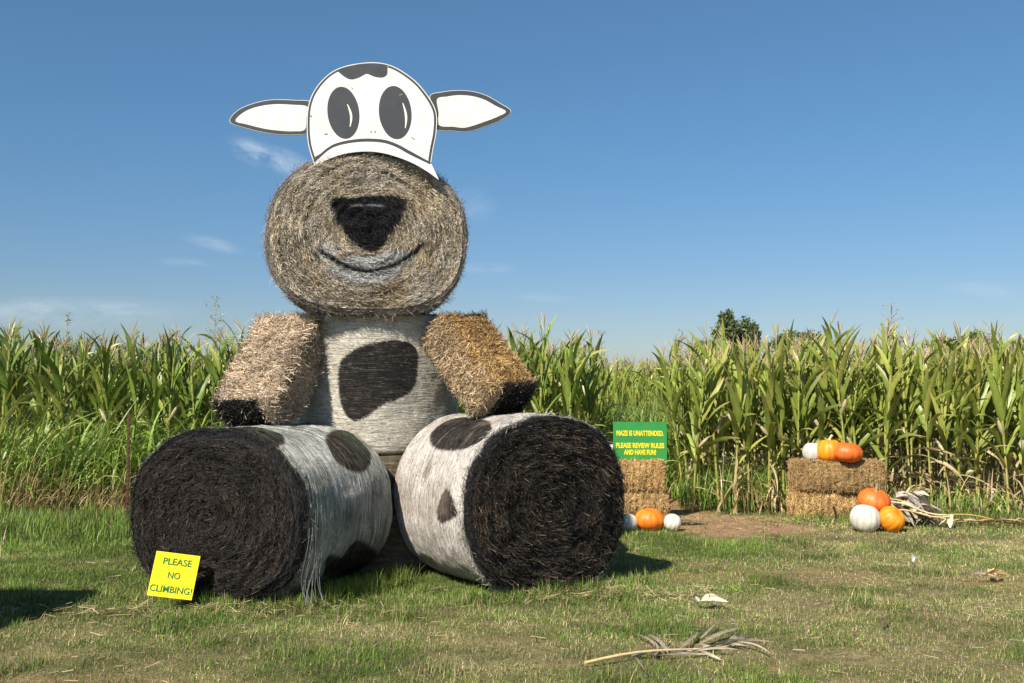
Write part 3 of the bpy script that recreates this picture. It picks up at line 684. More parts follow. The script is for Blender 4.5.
fore = np.concatenate([fore, smooth_poly([(388, 66), (366, 63.8), (350, 66), (338, 69.8)], 4, closed=False)])
blk_line = np.concatenate([blk_ring[:len(circ) - 2], [[431, 163.5]], ring_low])
board = plate('face_board', cow, [(outer, YB, YB + .02, WHT), (blk_line, YB - .002, None, DRK), (white_in, YB - .004, None, WHT), (fore, YB - .006, None, DRK)], BOARD)
def ell(cx_, cy_, rx_, ry_, rot, n=40):
    t = np.linspace(0, 2 * np.pi, n, endpoint=False); x = rx_ * np.cos(t); y = ry_ * np.sin(t)
    return np.stack([cx_ + x * math.cos(rot) - y * math.sin(rot), cy_ + x * math.sin(rot) + y * math.cos(rot)], 1)
def sliver(x0, y0, x1, y1, w_, bow):
    t = np.linspace(0, 1, 9); a = np.stack([x0 + (x1 - x0) * t + bow * np.sin(np.pi * t), y0 + (y1 - y0) * t], 1); ww = w_ * (.35 + np.sin(np.pi * t) * .65)
    return np.concatenate([a + np.stack([ww, 0 * ww], 1), (a - np.stack([ww, 0 * ww], 1))[::-1]])
plate('eye', board, [(ell(343.4, 112.8, 15.8, 26, R(-7)), YB - .0075, YB - .0055, DRK), (sliver(347.5, 104.5, 350.2, 127, 1.15, 2.4), YB - .0095, None, (.7, .68, .62))], BOARD)
plate('eye', board, [(ell(395.2, 112.6, 16.2, 26.6, R(-6)), YB - .0075, YB - .0055, DRK), (sliver(402.8, 103.3, 405.4, 128.4, 1.15, 2.0), YB - .0095, None, (.7, .68, .62))], BOARD)
earL = smooth_poly([(229.5, 121), (236, 111), (250, 104), (270, 99.5), (294, 99.8), (311, 102), (308.5, 117), (306.5, 131.5), (294, 133.4), (278, 133.2), (262, 131), (244, 126.5)], 5)
earLi = smooth_poly([(235, 120.5), (242, 112.5), (254, 107), (272, 103.8), (292, 104.2), (307, 106.2), (306, 117), (304.5, 129), (293, 130.8), (279, 130.2), (263, 128), (247, 124)], 5)
earR = smooth_poly([(430, 95.5), (443, 91.5), (457, 90), (472, 91), (486, 95), (500, 103), (510.5, 110.5), (501, 118.5), (487, 124.5), (467, 130.5), (452, 129.5), (437, 128), (436, 112)], 5)
earRi = smooth_poly([(437, 98.5), (447, 96), (458, 94.6), (471, 95.4), (484, 99), (496, 105.5), (506, 111), (498, 116), (485, 121), (466, 127), (453, 126.2), (439, 124.6), (438.5, 112)], 5)
plate('ear', board, [(inset(earL, -.6), YB + .022, YB + .04, EDG), (earL, YB + .019, None, DRK), (earLi, YB + .017, None, WHT)], BOARD)
plate('ear', board, [(inset(earR, -.6), YB + .022, YB + .04, EDG), (earR, YB + .019, None, DRK), (earRi, YB + .017, None, WHT)], BOARD)
# screw heads and scuffs on the board
for (x_, y_, w_, h_) in ((401, 95, .03, .006), (413, 138, .035, .008), (326, 134, .03, .006), (371, 131.5, .012, .012), (375, 131.5, .012, .012), (311, 116, .012, .012), (352, 88, .01, .01), (388, 66.8, .02, .006)):
    m = M(); c0 = at(x_, y_, YB) + [0, -.0085, 0]; box(m, c0, w_, .003, h_, (.32, .29, .25), rot=rotm(0, 0, rng.normal(0, .3))); m.build('screw', BOARD, board, origin=CO)
# wooden batten that carries the board, driven into the head bale
m = M(); 
for px_ in (371,):
    c0 = at(px_, 118, YB + .038); box(m, c0 + [0, 0, -.03], .06, .035, .6, (.3, .22, .14))
m.build('batten', WOOD, board, origin=CO)

# ------------------------------------------------------------ lettering
def text_mesh(parent, lines, mat_, bold=.0):
    "lines: (text, centre x, baseline z, cap height, width) in the board's own x-z plane"
    dg = bpy.context.evaluated_depsgraph_get()
    for (tx, cx_, bz, ch, wd, yy_) in lines:
        cu = bpy.data.curves.new('lettering', 'FONT'); cu.body = tx; cu.align_x = 'CENTER'; cu.size = 1; cu.offset = bold; cu.extrude = .002; cu.resolution_u = 3
        o = bpy.data.objects.new('lettering', cu); COL.objects.link(o); dg = bpy.context.evaluated_depsgraph_get()
        me = bpy.data.meshes.new_from_object(o.evaluated_get(dg)); COL.objects.unlink(o); bpy.data.objects.remove(o)
        co = np.zeros(len(me.vertices) * 3, np.float32); me.vertices.foreach_get('co', co); co = co.reshape(-1, 3)
        w0 = co[:, 0].max() - co[:, 0].min(); h0 = co[:, 1].max() - max(co[:, 1].min(), -.02)
        out = np.stack([co[:, 0] * wd / w0 + cx_, yy_ - co[:, 2] - .0015, co[:, 1] * ch / h0 + bz], 1)
        me.vertices.foreach_set('co', out.astype(np.float32).ravel()); me.update(); me.materials.clear(); me.materials.append(mat_)
        link('lettering', me, parent)
GTX = mat('green paint', .5, attr=False, col=(.02, .17, .03)); YTX = mat('yellow paint', .5, attr=False, col=(.75, .62, .02))
YEL = (.86, .67, .003); GRN = (.035, .25, .055)
# yellow sign
ys_ = 7.50; cpt = at(174.0, 575.5, ys_)
yo = empty('warning_sign', tuple(cpt), 'small yellow board reading PLEASE NO CLIMBING! leaning on the black bale end', 'sign')
yo.rotation_euler = (R(-20), R(9.3), R(13))
W_ = 42.3 / FPX * ys_; H_ = 43.5 / FPX * ys_
m = M(); box(m, (0, 0, 0), W_, .006, H_, YEL); m.build('sign_board', SIGN, yo)
text_mesh(yo, [('PLEASE', .005, .0265 * 1.9 + .025, .050, .205, -.003), ('NO', 0.0, -.025, .050, .088, -.003), ('CLIMBING!', .0, -.128, .050, .300, -.003)], GTX, .012)
m = M(); box(m, (0, .016, -.04), .03, .02, .2, (.3, .22, .14)); m.build('stake', WOOD, yo)
# green sign
sg = at(640, 443, 12.88); W_ = 54 / FPX * 12.88; H_ = 42 / FPX * 12.88
go = empty('notice_sign', tuple(sg), 'green board with yellow lettering standing on the straw bale stack', 'sign'); go.rotation_euler = (R(-3), R(.6), R(4))
m = M(); box(m, (0, 0, 0), W_, .01, H_, GRN); m.build('sign_board', SIGN, go)
text_mesh(go, [('MAZE IS UNATTENDED.', 0, .095, .066, W_ * .88, -.005), ('PLEASE REVIEW RULES', 0, -.062, .066, W_ * .90, -.005), ('AND HAVE FUN!', 0, -.148, .066, W_ * .60, -.005)], YTX, .045)
m = M(); box(m, (0, .02, -.1), .04, .025, .55, (.3, .22, .14)); m.build('stake', WOOD, go)

# ------------------------------------------------------------ straw bale stacks
def stack_col(seed, base, dark):
    def f(p, face, straw):
        sh = p.shape[:-1]; k = fbm(p * 7 + seed, seed, 3); fl = .5 + .5 * np.sin(p[..., 1] * 2 * np.pi / .17 + 5 * k)
        c = blendc(base, dark, np.clip((k - .5) * 2.4 + fl * .25, 0, .6)) * var(sh, .5, 1.25, straw)[..., None]
        return blendc(c, dark * .5, (pick(sh, straw) < .12) * 1.)
    return f
def stack_bale(cx_, cy_, z0, wx, dy, hz, yaw, base, dark, label, group, seed, twine=True):
    # long side of the bale runs along its local y
    Rm = rotm(yaw + R(90), 0, 0); C = np.array([cx_, cy_, z0 + hz / 2])
    t = empty('straw_bale', (cx_, cy_, z0), label, 'straw bale', group); O = np.array([cx_, cy_, z0])
    square_bale(C, Rm, dy, wx, hz - .035, stack_col(seed, base, dark), nst=11000, seed=seed, prickly=.7, sl=(.03, .10)).build('straw', HAY, t, origin=O)
    if twine:
        m = M()
        for s in (-.25, .25):
            h = hz / 2 + .008; d = dy * s
            p = np.array([[d, -wx / 2 - .02, -h], [d, -wx / 2 - .02, h], [d, wx / 2 + .02, h], [d, wx / 2 + .02, -h], [d, -wx / 2 - .02, -h]])
            tube(m, p @ Rm.T + C, .003, (.45, .35, .2), 5, False)
        m.build('twine', NETM, t, origin=O)
    return t
gS = 'straw bales stacked at the maze entrance'
bcol = STRAW * .9
stack_bale(gx(626, 13.0), 13.05, .0, 1.02, .45, .37, .03, STRAW * 1.0, STRAWB * 1.3, 'lower shaggy straw bale beneath the green sign', gS, 12)
stack_bale(gx(624, 13.0), 13.02, .37, .98, .40, .40, -.02, STRAW * 1.15, STRAWB * 1.6, 'upper straw bale carrying the green sign', gS, 14)
stack_bale(gx(829, 12.9), 13.02, .0, .92, .44, .37, .05, STRAW * 1.1, STRAWB * 1.6, 'lower straw bale behind the pile of three pumpkins', gS, 16)
stack_bale(gx(836, 12.9), 12.98, .37, 1.09, .46, .385, -.03, STRAW * .78, STRAWB * 1.3, 'upper brown straw bale with three pumpkins on its top', gS, 18)

# ------------------------------------------------------------ pumpkins
def pumpkin(cx_, cy_, z0, r, hfac, col, label, group, ribs=11, tilt=(0, 0, 0), seed=0, depth=.032, stem=True, sc=(.25, .2, .09)):
    t = empty('pumpkin', (cx_, cy_, z0), label, 'pumpkin', group)
    m = M(); nu, nv = 88, 36; th = np.linspace(0, 2 * np.pi, nu, endpoint=False); fi = np.linspace(0, np.pi, nv); F, T = np.meshgrid(fi, th, indexing='ij')
    wob = 1 + .05 * (fbm(P3(np.cos(T) * 1.5 + seed, np.sin(T) * 1.5, F), seed) - .5)
    rb = 1 - depth * (1 - np.abs(np.cos(T * ribs / 2 + .2 * np.sin(F * 2)))) ** 1.6 * np.sin(F) ** .5
    sn = np.sin(F) ** .86; rad = r * rb * wob
    x = rad * sn * np.cos(T); y = rad * sn * np.sin(T); z = r * hfac * np.cos(F) * (1 - .16 * np.exp(-(np.sin(F) / .28) ** 2))
    v = np.stack([x, y, z], -1)
    gr = np.clip(1 - np.abs(np.cos(T * ribs / 2 + .2 * np.sin(F * 2))), 0, 1) ** 3
    bl = fbm(v * 9 + seed, seed + 3, 4)[..., None]; c = np.asarray(col) * (1 - .25 * gr[..., None]) * (.72 + .5 * bl) + np.array([.05, .05, .01]) * np.clip(bl - .55, 0, 1) * 2
    e = rotm(tilt[2], tilt[0], tilt[1]); zz = (v.reshape(-1, 3) @ e.T)[:, 2].min()
    i, j = np.meshgrid(np.arange(nv - 1), np.arange(nu), indexing='ij'); j2 = (j + 1) % nu
    f = np.stack([i * nu + j, (i + 1) * nu + j, (i + 1) * nu + j2, i * nu + j2], -1).reshape(-1, 4)
    m.add(v.reshape(-1, 3) @ e.T - [0, 0, zz], f, c.reshape(-1, 3)); m.build('flesh', PUMP, t, smooth=True)
    if stem:
        s = M(); top = r * hfac * .84; k = np.linspace(0, 1, 6)[:, None]
        p = np.concatenate([.25 * r * k ** 2, .1 * r * k ** 2, top - .03 * r + .42 * r * k], 1)
        tube(s, p @ e.T - [0, 0, zz], np.array([.16, .11, .085, .08, .085, .1]) * r * 1.1, sc, 7); s.build('stem', WOOD, t, smooth=True)
    return t
ORG = (.88, .27, .008); ORR = (.80, .15, .02); ORD = (.85, .21, .01); WHP = (.64, .61, .52)
zt = .742
gP = 'pumpkins on the upper straw bale'; gQ = 'pumpkins piled before the straw bales'; gM = 'pumpkins by the green sign'
pumpkin(gx(812.5, 12.95), 13.0, zt, .132, .98, WHP, 'pale white pumpkin half hidden beside the yellow-orange one on the straw bale', gP, 12, seed=1)
pumpkin(gx(828, 12.9), 12.9, zt, .172, .90, ORG, 'tall yellow-orange pumpkin with a stem, middle of three on the straw bale', gP, 12, seed=2, sc=(.6, .5, .3))
pumpkin(gx(845, 12.8), 12.78, zt, .198, .66, ORR, 'flat red-orange pumpkin in front on top of the straw bale', gP, 11, tilt=(.1, .05, .5), seed=3, stem=False)
pumpkin(gx(862.5, 11.75), 11.75, 0.0, .178, .90, WHP, 'big white pumpkin on the grass under the red-orange one', gQ, 13, tilt=(.2, .1, .2), seed=4, stem=False, depth=.03)
pumpkin(gx(888.5, 11.72), 11.72, 0.0, .158, .86, ORG, 'yellow-orange pumpkin on the grass beside the white one', gQ, 12, tilt=(.9, .3, .4), seed=5, depth=.03, stem=False)
pumpkin(gx(871.5, 11.98), 11.98, .20, .192, .72, ORR, 'flat red-orange pumpkin perched on the white and orange ones', gQ, 11, tilt=(.25, -.1, .9), seed=6)
pumpkin(gx(650, 11.75), 11.9, 0.0, .178, .74, ORD, 'orange pumpkin on the grass in front of the green sign', gM, 12, tilt=(.1, 0, .3), seed=7, stem=False)
pumpkin(gx(672, 11.75), 11.8, 0.0, .105, .92, WHP, 'small white pumpkin to the path side of the orange one', gM, 11, tilt=(.7, .3, 0), seed=8, stem=False)
pumpkin(gx(629, 11.75), 11.85, 0.0, .11, .85, WHP, 'small white pumpkin half hidden behind the black bale end', gM, 11, tilt=(.4, .3, 0), seed=9, stem=False)
pumpkin(gx(612, 13.0), 12.97, .755, .12, .95, WHP, 'white pumpkin on the straw bale peeking out beside the green sign', gM, 11, seed=10, stem=False)

# ------------------------------------------------------------ corn
def corn_variant(seed, dry=.2, H=2.45, lime=0.0):
    r = np.random.default_rng(seed); parts = {k: M() for k in ('stalk', 'foliage', 'tassel', 'cob')}
    k = 12; z = np.linspace(0, 1, k); bend = r.normal(0, .05, 2)
    hs = H * .86
    sp = np.stack([bend[0] * z ** 2, bend[1] * z ** 2, hs * z], 1)
    sc0 = np.array([.40, .33, .11]) * (.9 + .6 * dry); sc1 = np.array([.22, .28, .06])
    sc_ = sc0 * (1 - z[:, None]) + sc1 * z[:, None]
    tube(parts['stalk'], sp, .0165 * (1 - z * .6), sc_, 6)
    nl = r.integers(13, 17); az0 = r.uniform(0, np.pi)
    for i in range(nl):
        f = (i + .6) / nl; zz = hs * (.10 + .88 * f); b = np.array([np.interp(zz, sp[:, 2], sp[:, 0]), np.interp(zz, sp[:, 2], sp[:, 1]), zz])
        az = az0 + np.pi * i + r.normal(0, .45); d = np.array([math.cos(az), math.sin(az), 0])
        L = (.45 + .55 * math.sin(math.pi * min(f * .9 + .12, 1))) * r.uniform(.75, 1.1); wd = .037 * r.uniform(.75, 1.15) * (.7 + .5 * math.sin(math.pi * f))
        isdry = r.random() < np.clip((dry * 1.9 - f) * 2.2, 0, .95)
        n = 10; t = np.linspace(0, 1, n)
        el0 = R(78) - R(18) * r.random() - R(14) * (1 - f)
        droop = R(r.uniform(45, 115)) * (1.15 - .75 * f)
        if f > .45: el0 = R(r.uniform(64, 84)); droop = R(r.uniform(0, 45) if r.random() < .75 else r.uniform(45, 95)); wd *= 1.15
        if isdry: el0 = R(r.uniform(-20, 45)); droop = R(r.uniform(40, 130)); L *= .8
        el = el0 - droop * t ** (1.4 if not isdry else .6)
        ds = L / (n - 1); hor = np.concatenate([[0], np.cumsum(np.cos(el[:-1]) * ds)]); ver = np.concatenate([[0], np.cumsum(np.sin(el[:-1]) * ds)])
        p = b + d * hor[:, None] + np.array([0, 0, 1]) * ver[:, None]
        sw = np.array([-d[1], d[0], 0]); p = p + sw * (r.normal(0, .05) * t ** 2)[:, None]
        tw = r.normal(0, .9) * t + r.normal(0, .25); 
        nn = np.stack([-np.sin(el) * d[0], -np.sin(el) * d[1], np.cos(el)], 1)
        tw = tw + (r.normal(0, 1.2) * t if isdry else 0)
        side = sw[None] * np.cos(tw)[:, None] + nn * np.sin(tw)[:, None]
        W = wd * np.clip(np.minimum(t * 5 + .35, 1), 0, 1) * (1 - t ** 2.6) * (.55 if isdry else 1)
        W = W * (1 + .12 * np.sin(t * 22 + r.uniform(0, 6)))
        green = np.array([.125, .225, .032]) * (1 - lime) + np.array([.31, .35, .06]) * lime; tan = np.array([.45, .34, .18]); yel = np.array([.44, .40, .10])
        u = r.random()
        if isdry: c = np.tile(tan * r.uniform(.6, 1.15), (n, 1))
        else:
            g0 = green * (.5 + .78 * u) + np.array([.05, .035, 0]) * r.random() * (1 - f)
            c = g0 * (1 - (t ** 3 * (.3 + dry))[:, None]) + (yel if r.random() < .7 else tan) * (t ** 3 * (.3 + dry))[:, None]
            if r.random() < dry * .9: c = c * .45 + yel * .55
        ribbons(parts['foliage'], p[None], W[None], nrm(side)[None], c[None], fold=(nn * .35)[None])
        if (not isdry) and r.random() < .8:   # sheath round the stalk
            tube(parts['foliage'], np.array([b - [0, 0, .12], b + [0, 0, .01]]), .019, c[0] * .6 + yel * .4, 6, False)
    # tassel
    ns = r.integers(6, 10); tb = sp[-1]
    for i in range(ns):
        az = r.uniform(0, 2 * np.pi); lean = 0 if i == 0 else r.uniform(.15, .7); L = r.uniform(.14, .3) * (1.3 if i == 0 else 1)
        t = np.linspace(0, 1, 5)[:, None]; z0_ = 0 if i == 0 else r.uniform(0, .1)
        p = tb + [0, 0, z0_] + np.array([math.cos(az) * math.sin(lean), math.sin(az) * math.sin(lean), math.cos(lean)]) * L * t + np.array([math.cos(az), math.sin(az), -.6]) * .05 * lean * t ** 2
        tube(parts['tassel'], p, np.array([.002, .0045, .005, .0045, .002]), np.array([.50, .40, .22]) * r.uniform(.6, 1.1), 4, False)
    for i in range(1):
        zz = hs * r.uniform(.38, .55); b = np.array([np.interp(zz, sp[:, 2], sp[:, 0]), np.interp(zz, sp[:, 2], sp[:, 1]), zz]); az = r.uniform(0, 2 * np.pi); tl = R(r.uniform(18, 40) if r.random() < .7 else r.uniform(100, 140))
        d = np.array([math.cos(az) * math.sin(tl), math.sin(az) * math.sin(tl), math.cos(tl)]); t = np.linspace(0, 1, 7)
        ec = (np.array([.52, .44, .26]) if r.random() < .35 + dry else np.array([.28, .30, .10])) * r.uniform(.8, 1.1)
        tube(parts['cob'], b + d * .03 + d * (t * .24)[:, None], np.array([.012, .022, .027, .028, .025, .016, .004]), ec, 8)
        for q in range(3):
            a2 = az + r.normal(0, 1); p = b + d * .22 + (d * .8 + np.array([math.cos(a2), math.sin(a2), 0]) * .5) * (np.linspace(0, 1, 4) * .1)[:, None]
            ribbons(parts['cob'], p[None], np.array([[.012, .012, .008, .001]]), np.array([-math.sin(a2), math.cos(a2), 0])[None, None], (ec * .9)[None, None])
    return parts
PM = {'stalk': STALK, 'foliage': LEAF, 'tassel': STALK, 'cob': LEAF}
def variants(seeds, **kw):
    out = []
    for s in seeds:
        vp = corn_variant(s, **kw); out.append((vp, {k: q.mesh('corn_' + k, PM[k], smooth=(k != 'tassel')) for k, q in vp.items()}))
    return out
VG = variants(range(100, 111), dry=.12, H=2.68, lime=.2)
VY = variants(range(200, 212), dry=.25, H=2.56, lime=.48)
def plant_corn(x, y, var_, label, group, sc=1.0, tiltv=.05):
    t = empty('corn_plant', (x, y, ground_z(np.array(x), np.array(y)) - .01), label, 'corn plant', group)
    t.rotation_euler = (rng.normal(0, tiltv), rng.normal(0, tiltv), rng.uniform(0, 6.28)); t.scale = (sc, sc, sc * rng.uniform(.88, 1.06))
    for k, me in var_[1].items(): link(k, me, t)
gA, gB, gC = 'corn plants left of the bale cow', 'corn plants between the bale cow and the green sign', 'corn plants right of the dirt path'
cnt = 0
for row in range(3):
    y0 = 14.35 + .72 * row
    for x in np.arange(-8.0 - .3 * row, -2.3, .215):
        plant_corn(x + rng.normal(0, .06), y0 + rng.normal(0, .09), VG[rng.integers(len(VG))], 'green corn plant in the front row of the field left of the bale cow' if row == 0 else 'green corn plant behind the front row left of the bale cow', gA, rng.uniform(.92, 1.06)); cnt += 1
    for x in np.arange(-.35, 1.33 + .05 * row, .2):
        plant_corn(x + rng.normal(0, .05), y0 + rng.normal(0, .09), VG[rng.integers(len(VG))], 'green corn plant in the block between the bale cow and the green sign', gB, rng.uniform(.94, 1.07) - (.08 if x > 1.0 else 0)); cnt += 1
for row in range(4):
    for x in np.arange(2.5 + .05 * row, 8.4 + .3 * row, .175):
        y0 = 13.75 + .62 * row - .07 * (x - 2.3) + rng.normal(0, .1)
        plant_corn(x + rng.normal(0, .06), y0, VY[rng.integers(len(VY))], 'yellowing corn plant at the front edge of the field right of the path' if row == 0 else 'yellowing corn plant behind the front row right of the path', gC, rng.uniform(.9, 1.07) * (.94 if x < 2.7 else 1)); cnt += 1
print('corn plants', cnt)
# the rest of the field as one mass
m = M()
VGa = [sum_ for sum_ in [M() for _ in VG]]
def flat(v):
    q = M()
    for k in ('stalk', 'foliage', 'tassel'): q.merge(v[0][k])
    return q.arrays()
FG = [flat(v) for v in VG]; FY = [flat(v) for v in VY[:7]]
def fill(x, y, F, sc): m.merge(F[rng.integers(len(F))], rng.uniform(0, 6.28), sc, (x, y, 0))
for row in range(3):
    for x in np.arange(-10.5, 1.4, .24): 
        if x < -2.0 - .1 or x > -.7: fill(x + rng.normal(0, .06), 16.55 + .75 * row + rng.normal(0, .1), FG, rng.uniform(.92, 1.05))
    for x in np.arange(2.7, 10.5, .22): fill(x + rng.normal(0, .06), 16.0 + .7 * row + rng.normal(0, .1), FY, rng.uniform(.92, 1.05))
for row in range(4):
    for x in np.arange(-1.0, 6, .2): fill(x + rng.normal(0, .06), 21.5 + .8 * row + rng.normal(0, .1), FY, rng.uniform(.9, 1.02))
for row in range(5):
    for x in np.arange(-18, 19, .3): fill(x + rng.normal(0, .1), 26 + 2.2 * row + rng.normal(0, .3), FY if x > -3 else FG, rng.uniform(.95, 1.04))
tag(m.build('corn_field', LEAF), 'dense mass of corn filling the field behind the front rows', 'corn field', kind='stuff')

# ------------------------------------------------------------ tall weeds and field-edge grass
def long_blades(m, x, y, L, w0, lean, leandir, c0, c1, k=7, spread=.5, up=.2):
    n = len(x); az = rng.uniform(0, 2 * np.pi, n); d = nrm(np.stack([np.cos(az) * spread + leandir[0], np.sin(az) * spread + leandir[1], np.zeros(n)], 1))
    t = np.linspace(0, 1, k)[None]; el0 = R(88) - np.abs(rng.normal(0, lean * .5, n)); dr = np.abs(rng.normal(lean, lean * .6, n))
    el = el0[:, None] - dr[:, None] * t ** 1.6 * 1.7; ds = (L / (k - 1))[:, None]
    hor = np.concatenate([np.zeros((n, 1)), np.cumsum(np.cos(el[:, :-1]) * ds, 1)], 1); ver = np.concatenate([np.zeros((n, 1)), np.cumsum(np.sin(el[:, :-1]) * ds, 1)], 1)
    z0 = rng.uniform(0, up, n)
    p = np.stack([x, y, z0], 1)[:, None] + d[:, None] * hor[..., None] + np.array([0, 0, 1]) * ver[..., None]
    side = np.stack([-np.sin(az + rng.normal(0, .8, n)), np.cos(az), rng.normal(0, .3, n)], 1)
    W = w0[:, None] * np.minimum(t * 4 + .4, 1) * (1 - t ** 2)
    c = c0[:, None] * (1 - t[..., None]) + c1[:, None] * t[..., None]
    ribbons(m, p, W, nrm(side)[:, None], c)
def cols(n, base, var_=.5): return np.array(base) * rng.uniform(1 - var_, 1 + var_, (n, 1)) * rng.uniform(.92, 1.08, (n, 3))
m = M()
def cloud(n, x0, x1, y0, y1): return rng.uniform(x0, x1, n), rng.uniform(y0, y1, n)
GR = (.15, .265, .038); YG = (.24, .33, .055); TN = (.44, .33, .16)
n = 3600; x, y = cloud(n, -8.6, -2.6, 13.1, 14.3); L = rng.uniform(.3, 1.0, n); long_blades(m, x, y, L, rng.uniform(.007, .021, n), 1.05, (.15, -.15), cols(n, GR), cols(n, YG), up=.8)
n = 420; x, y = cloud(n, -8.6, -5.2, 12.9, 14.0); L = rng.uniform(.7, 2.0, n); long_blades(m, x, y, L, rng.uniform(.004, .010, n), .75, (.9, -.1), cols(n, TN), cols(n, YG))
n = 1300; x, y = cloud(n, -8.6, -4.2, 12.8, 13.4); y = y + .5 * (fbm(P3(x * 1.4, 0), 9) - .5); L = rng.uniform(.2, .9, n) * (.45 + fbm(P3(x * 2, 5), 12)); long_blades(m, x, y, L, rng.uniform(.003, .008, n), .9, (.6, -.3), cols(n, TN), cols(n, TN))
n = 1800; x, y = cloud(n, -3.4, -2.0, 13.0, 14.2); L = rng.uniform(.4, 1.3, n); long_blades(m, x, y, L, rng.uniform(.006, .015, n), .9, (.1, -.2), cols(n, GR), cols(n, YG), up=.6)
tag(m.build('weeds', LEAF), 'tall tangled green and straw coloured weed grass at the field edge beside the rusty post', 'weeds', kind='stuff')
m = M()
n = 5000; x, y = cloud(n, 1.0, 2.9, 15.2, 17.6); L = rng.uniform(.4, 1.0, n); long_blades(m, x, y, L, rng.uniform(.006, .015, n), .85, (0, -.2), cols(n, GR), cols(n, YG), up=.75)
n = 1300; x, y = cloud(n, 1.0, 3.2, 15.6, 19.6); L = rng.uniform(1.2, 2.0, n); long_blades(m, x, y, L, rng.uniform(.006, .014, n), .6, (0, -.1), cols(n, (.12, .19, .04)), cols(n, (.2, .27, .06)))
n = 1500; x = rng.uniform(1.75, 3.75, n); y = 13.75 + rng.normal(0, .2, n) - .07 * (x - 2.3) + .25; keep = (x > 2.3) | (y > 14.6); x, y = x[keep], y[keep]; n = len(x); L = rng.uniform(.15, .7, n) * (.5 + fbm(P3(x * 2.5, 3), 18)); long_blades(m, x, y, L, rng.uniform(.003, .008, n), .55, (0, -.2), cols(n, GR), cols(n, YG))
n = 1100; x = rng.uniform(3.7, 8.4, n); y = 13.45 + rng.normal(0, .25, n) - .07 * (x - 2.3); L = rng.uniform(.10, .4, n) * (.4 + fbm(P3(x * 1.5, 0), 8)); long_blades(m, x, y, L, rng.uniform(.003, .008, n), .6, (0, -.2), cols(n, GR), cols(n, YG))
n = 380; x = rng.uniform(2.8, 8.4, n); y = 13.6 + rng.normal(0, .3, n) - .07 * (x - 2.3); L = rng.uniform(.25, .75, n); long_blades(m, x, y, L, rng.uniform(.006, .018, n), 1.1, (0, -.1), cols(n, TN), cols(n, TN))
tag(m.build('undergrowth', LEAF), 'green undergrowth filling the maze entrance and the feet of the yellowing corn', 'undergrowth', kind='stuff')

def seed_weed(px_, top, Y, label, lean=.0, spread=.12, seed=0):
    tp_ = at(px_, top, Y); t = empty('flowering_weed', (tp_[0], Y, 0), label, 'weed', 'tall weeds poking above the corn'); H = tp_[2]; r = np.random.default_rng(seed)
    s = M(); k = np.linspace(0, 1, 8)[:, None]; tube(s, np.concatenate([lean * k ** 2, 0 * k, H * k], 1), .006 * (1.2 - k[:, 0]), (.22, .24, .1), 5); s.build('stem', STALK, t)
    f = M()
    for i in range(40):
        z = H * (1 - .26 * r.random()); c = np.array([lean * (z / H) ** 2, 0, z]); az = r.uniform(0, 6.28); L = spread * r.uniform(.3, 1) * (.4 + (H - z) / (H * .26) * .8)
        d = np.array([math.cos(az), math.sin(az), r.uniform(.3, 1.3)]); p = c + d * L * np.linspace(0, 1, 4)[:, None]; tube(f, p, .0022, (.28, .25, .12), 3, False)
        for q in range(3): tube(f, p[-1] + np.array([[0, 0, 0], r.normal(0, .02, 3)]), .004, (.38, .32, .18), 3, False)
    f.build('seed_head', STALK, t)
seed_weed(213, 298, 14.1, 'feathery weed rising above the corn beside the cow arm', .05, .2, 1)
seed_weed(66, 312, 14.3, 'thin weed spike above the corn over the grassy field edge', .03, .06, 2)
seed_weed(604, 333, 16.5, 'brown seeded weed above the maze entrance', -.05, .16, 3)
seed_weed(882, 303, 14.2, 'tall feathery weed above the corn over the pumpkins', .15, .22, 4)
seed_weed(683, 330, 14.6, 'short seeded weed at the corner of the yellowing corn', -.02, .12, 5)

# ------------------------------------------------------------ rusty post
pp = at(129, 414, 12.0); H = pp[2]
t = empty('fence_post', (pp[0], 12.0, 0), 'thin rusty steel post standing behind the black bale end', 'post')
m = M(); box(m, (0, 0, H / 2), .034, .006, H, (.075, .035, .024)); box(m, (0, .018, H / 2), .006, .03, H - .01, (.09, .04, .028)); m.build('shaft', RUST, t)
m = M()
for z in np.arange(.15, H - .03, .055): box(m, (0, -.006, z), .014, .007, .018, (.12, .06, .04))
m.build('stud', RUST, t)

# ------------------------------------------------------------ dried corn by the pumpkins and litter on the lawn
def dry_leaf(m, p0, d, L, wd, col, curl=.5, twist=1., lift=.05, n=9):
    d = nrm(np.asarray(d, float)); t = np.linspace(0, 1, n); sw = nrm(np.cross(d, [0, 0, 1.])); s = rng.normal(0, curl)
    p = np.asarray(p0) + d * (t * L)[:, None] + sw * (s * L * .3 * t ** 2)[:, None] + np.array([0, 0, 1]) * (lift * np.sin(np.pi * t))[:, None]
    p[:, 2] = np.maximum(p[:, 2], .012)
    tw = rng.normal(0, twist) * t + rng.normal(0, .4); side = sw * np.cos(tw)[:, None] + np.array([0, 0, 1]) * np.sin(tw)[:, None]
    W = wd * np.minimum(t * 5 + .3, 1) * (1 - t ** 3) * (1 + .15 * np.sin(t * 17 + rng.uniform(0, 6)))
    ribbons(m, p[None], W[None], nrm(side)[None], (np.asarray(col) * rng.uniform(.8, 1.15))[None, None], fold=np.array([[[0, 0, .5]]]))
gcol = np.array([.50, .43, .35]); 
bx_ = gx(905, 12.2)
t = empty('corn_shock', (bx_, 12.3, 0), 'fallen bundle of grey dried corn leaves and yellow stalks behind the pumpkins', 'dried corn'); O = np.array([bx_, 12.3, 0])
m = M()
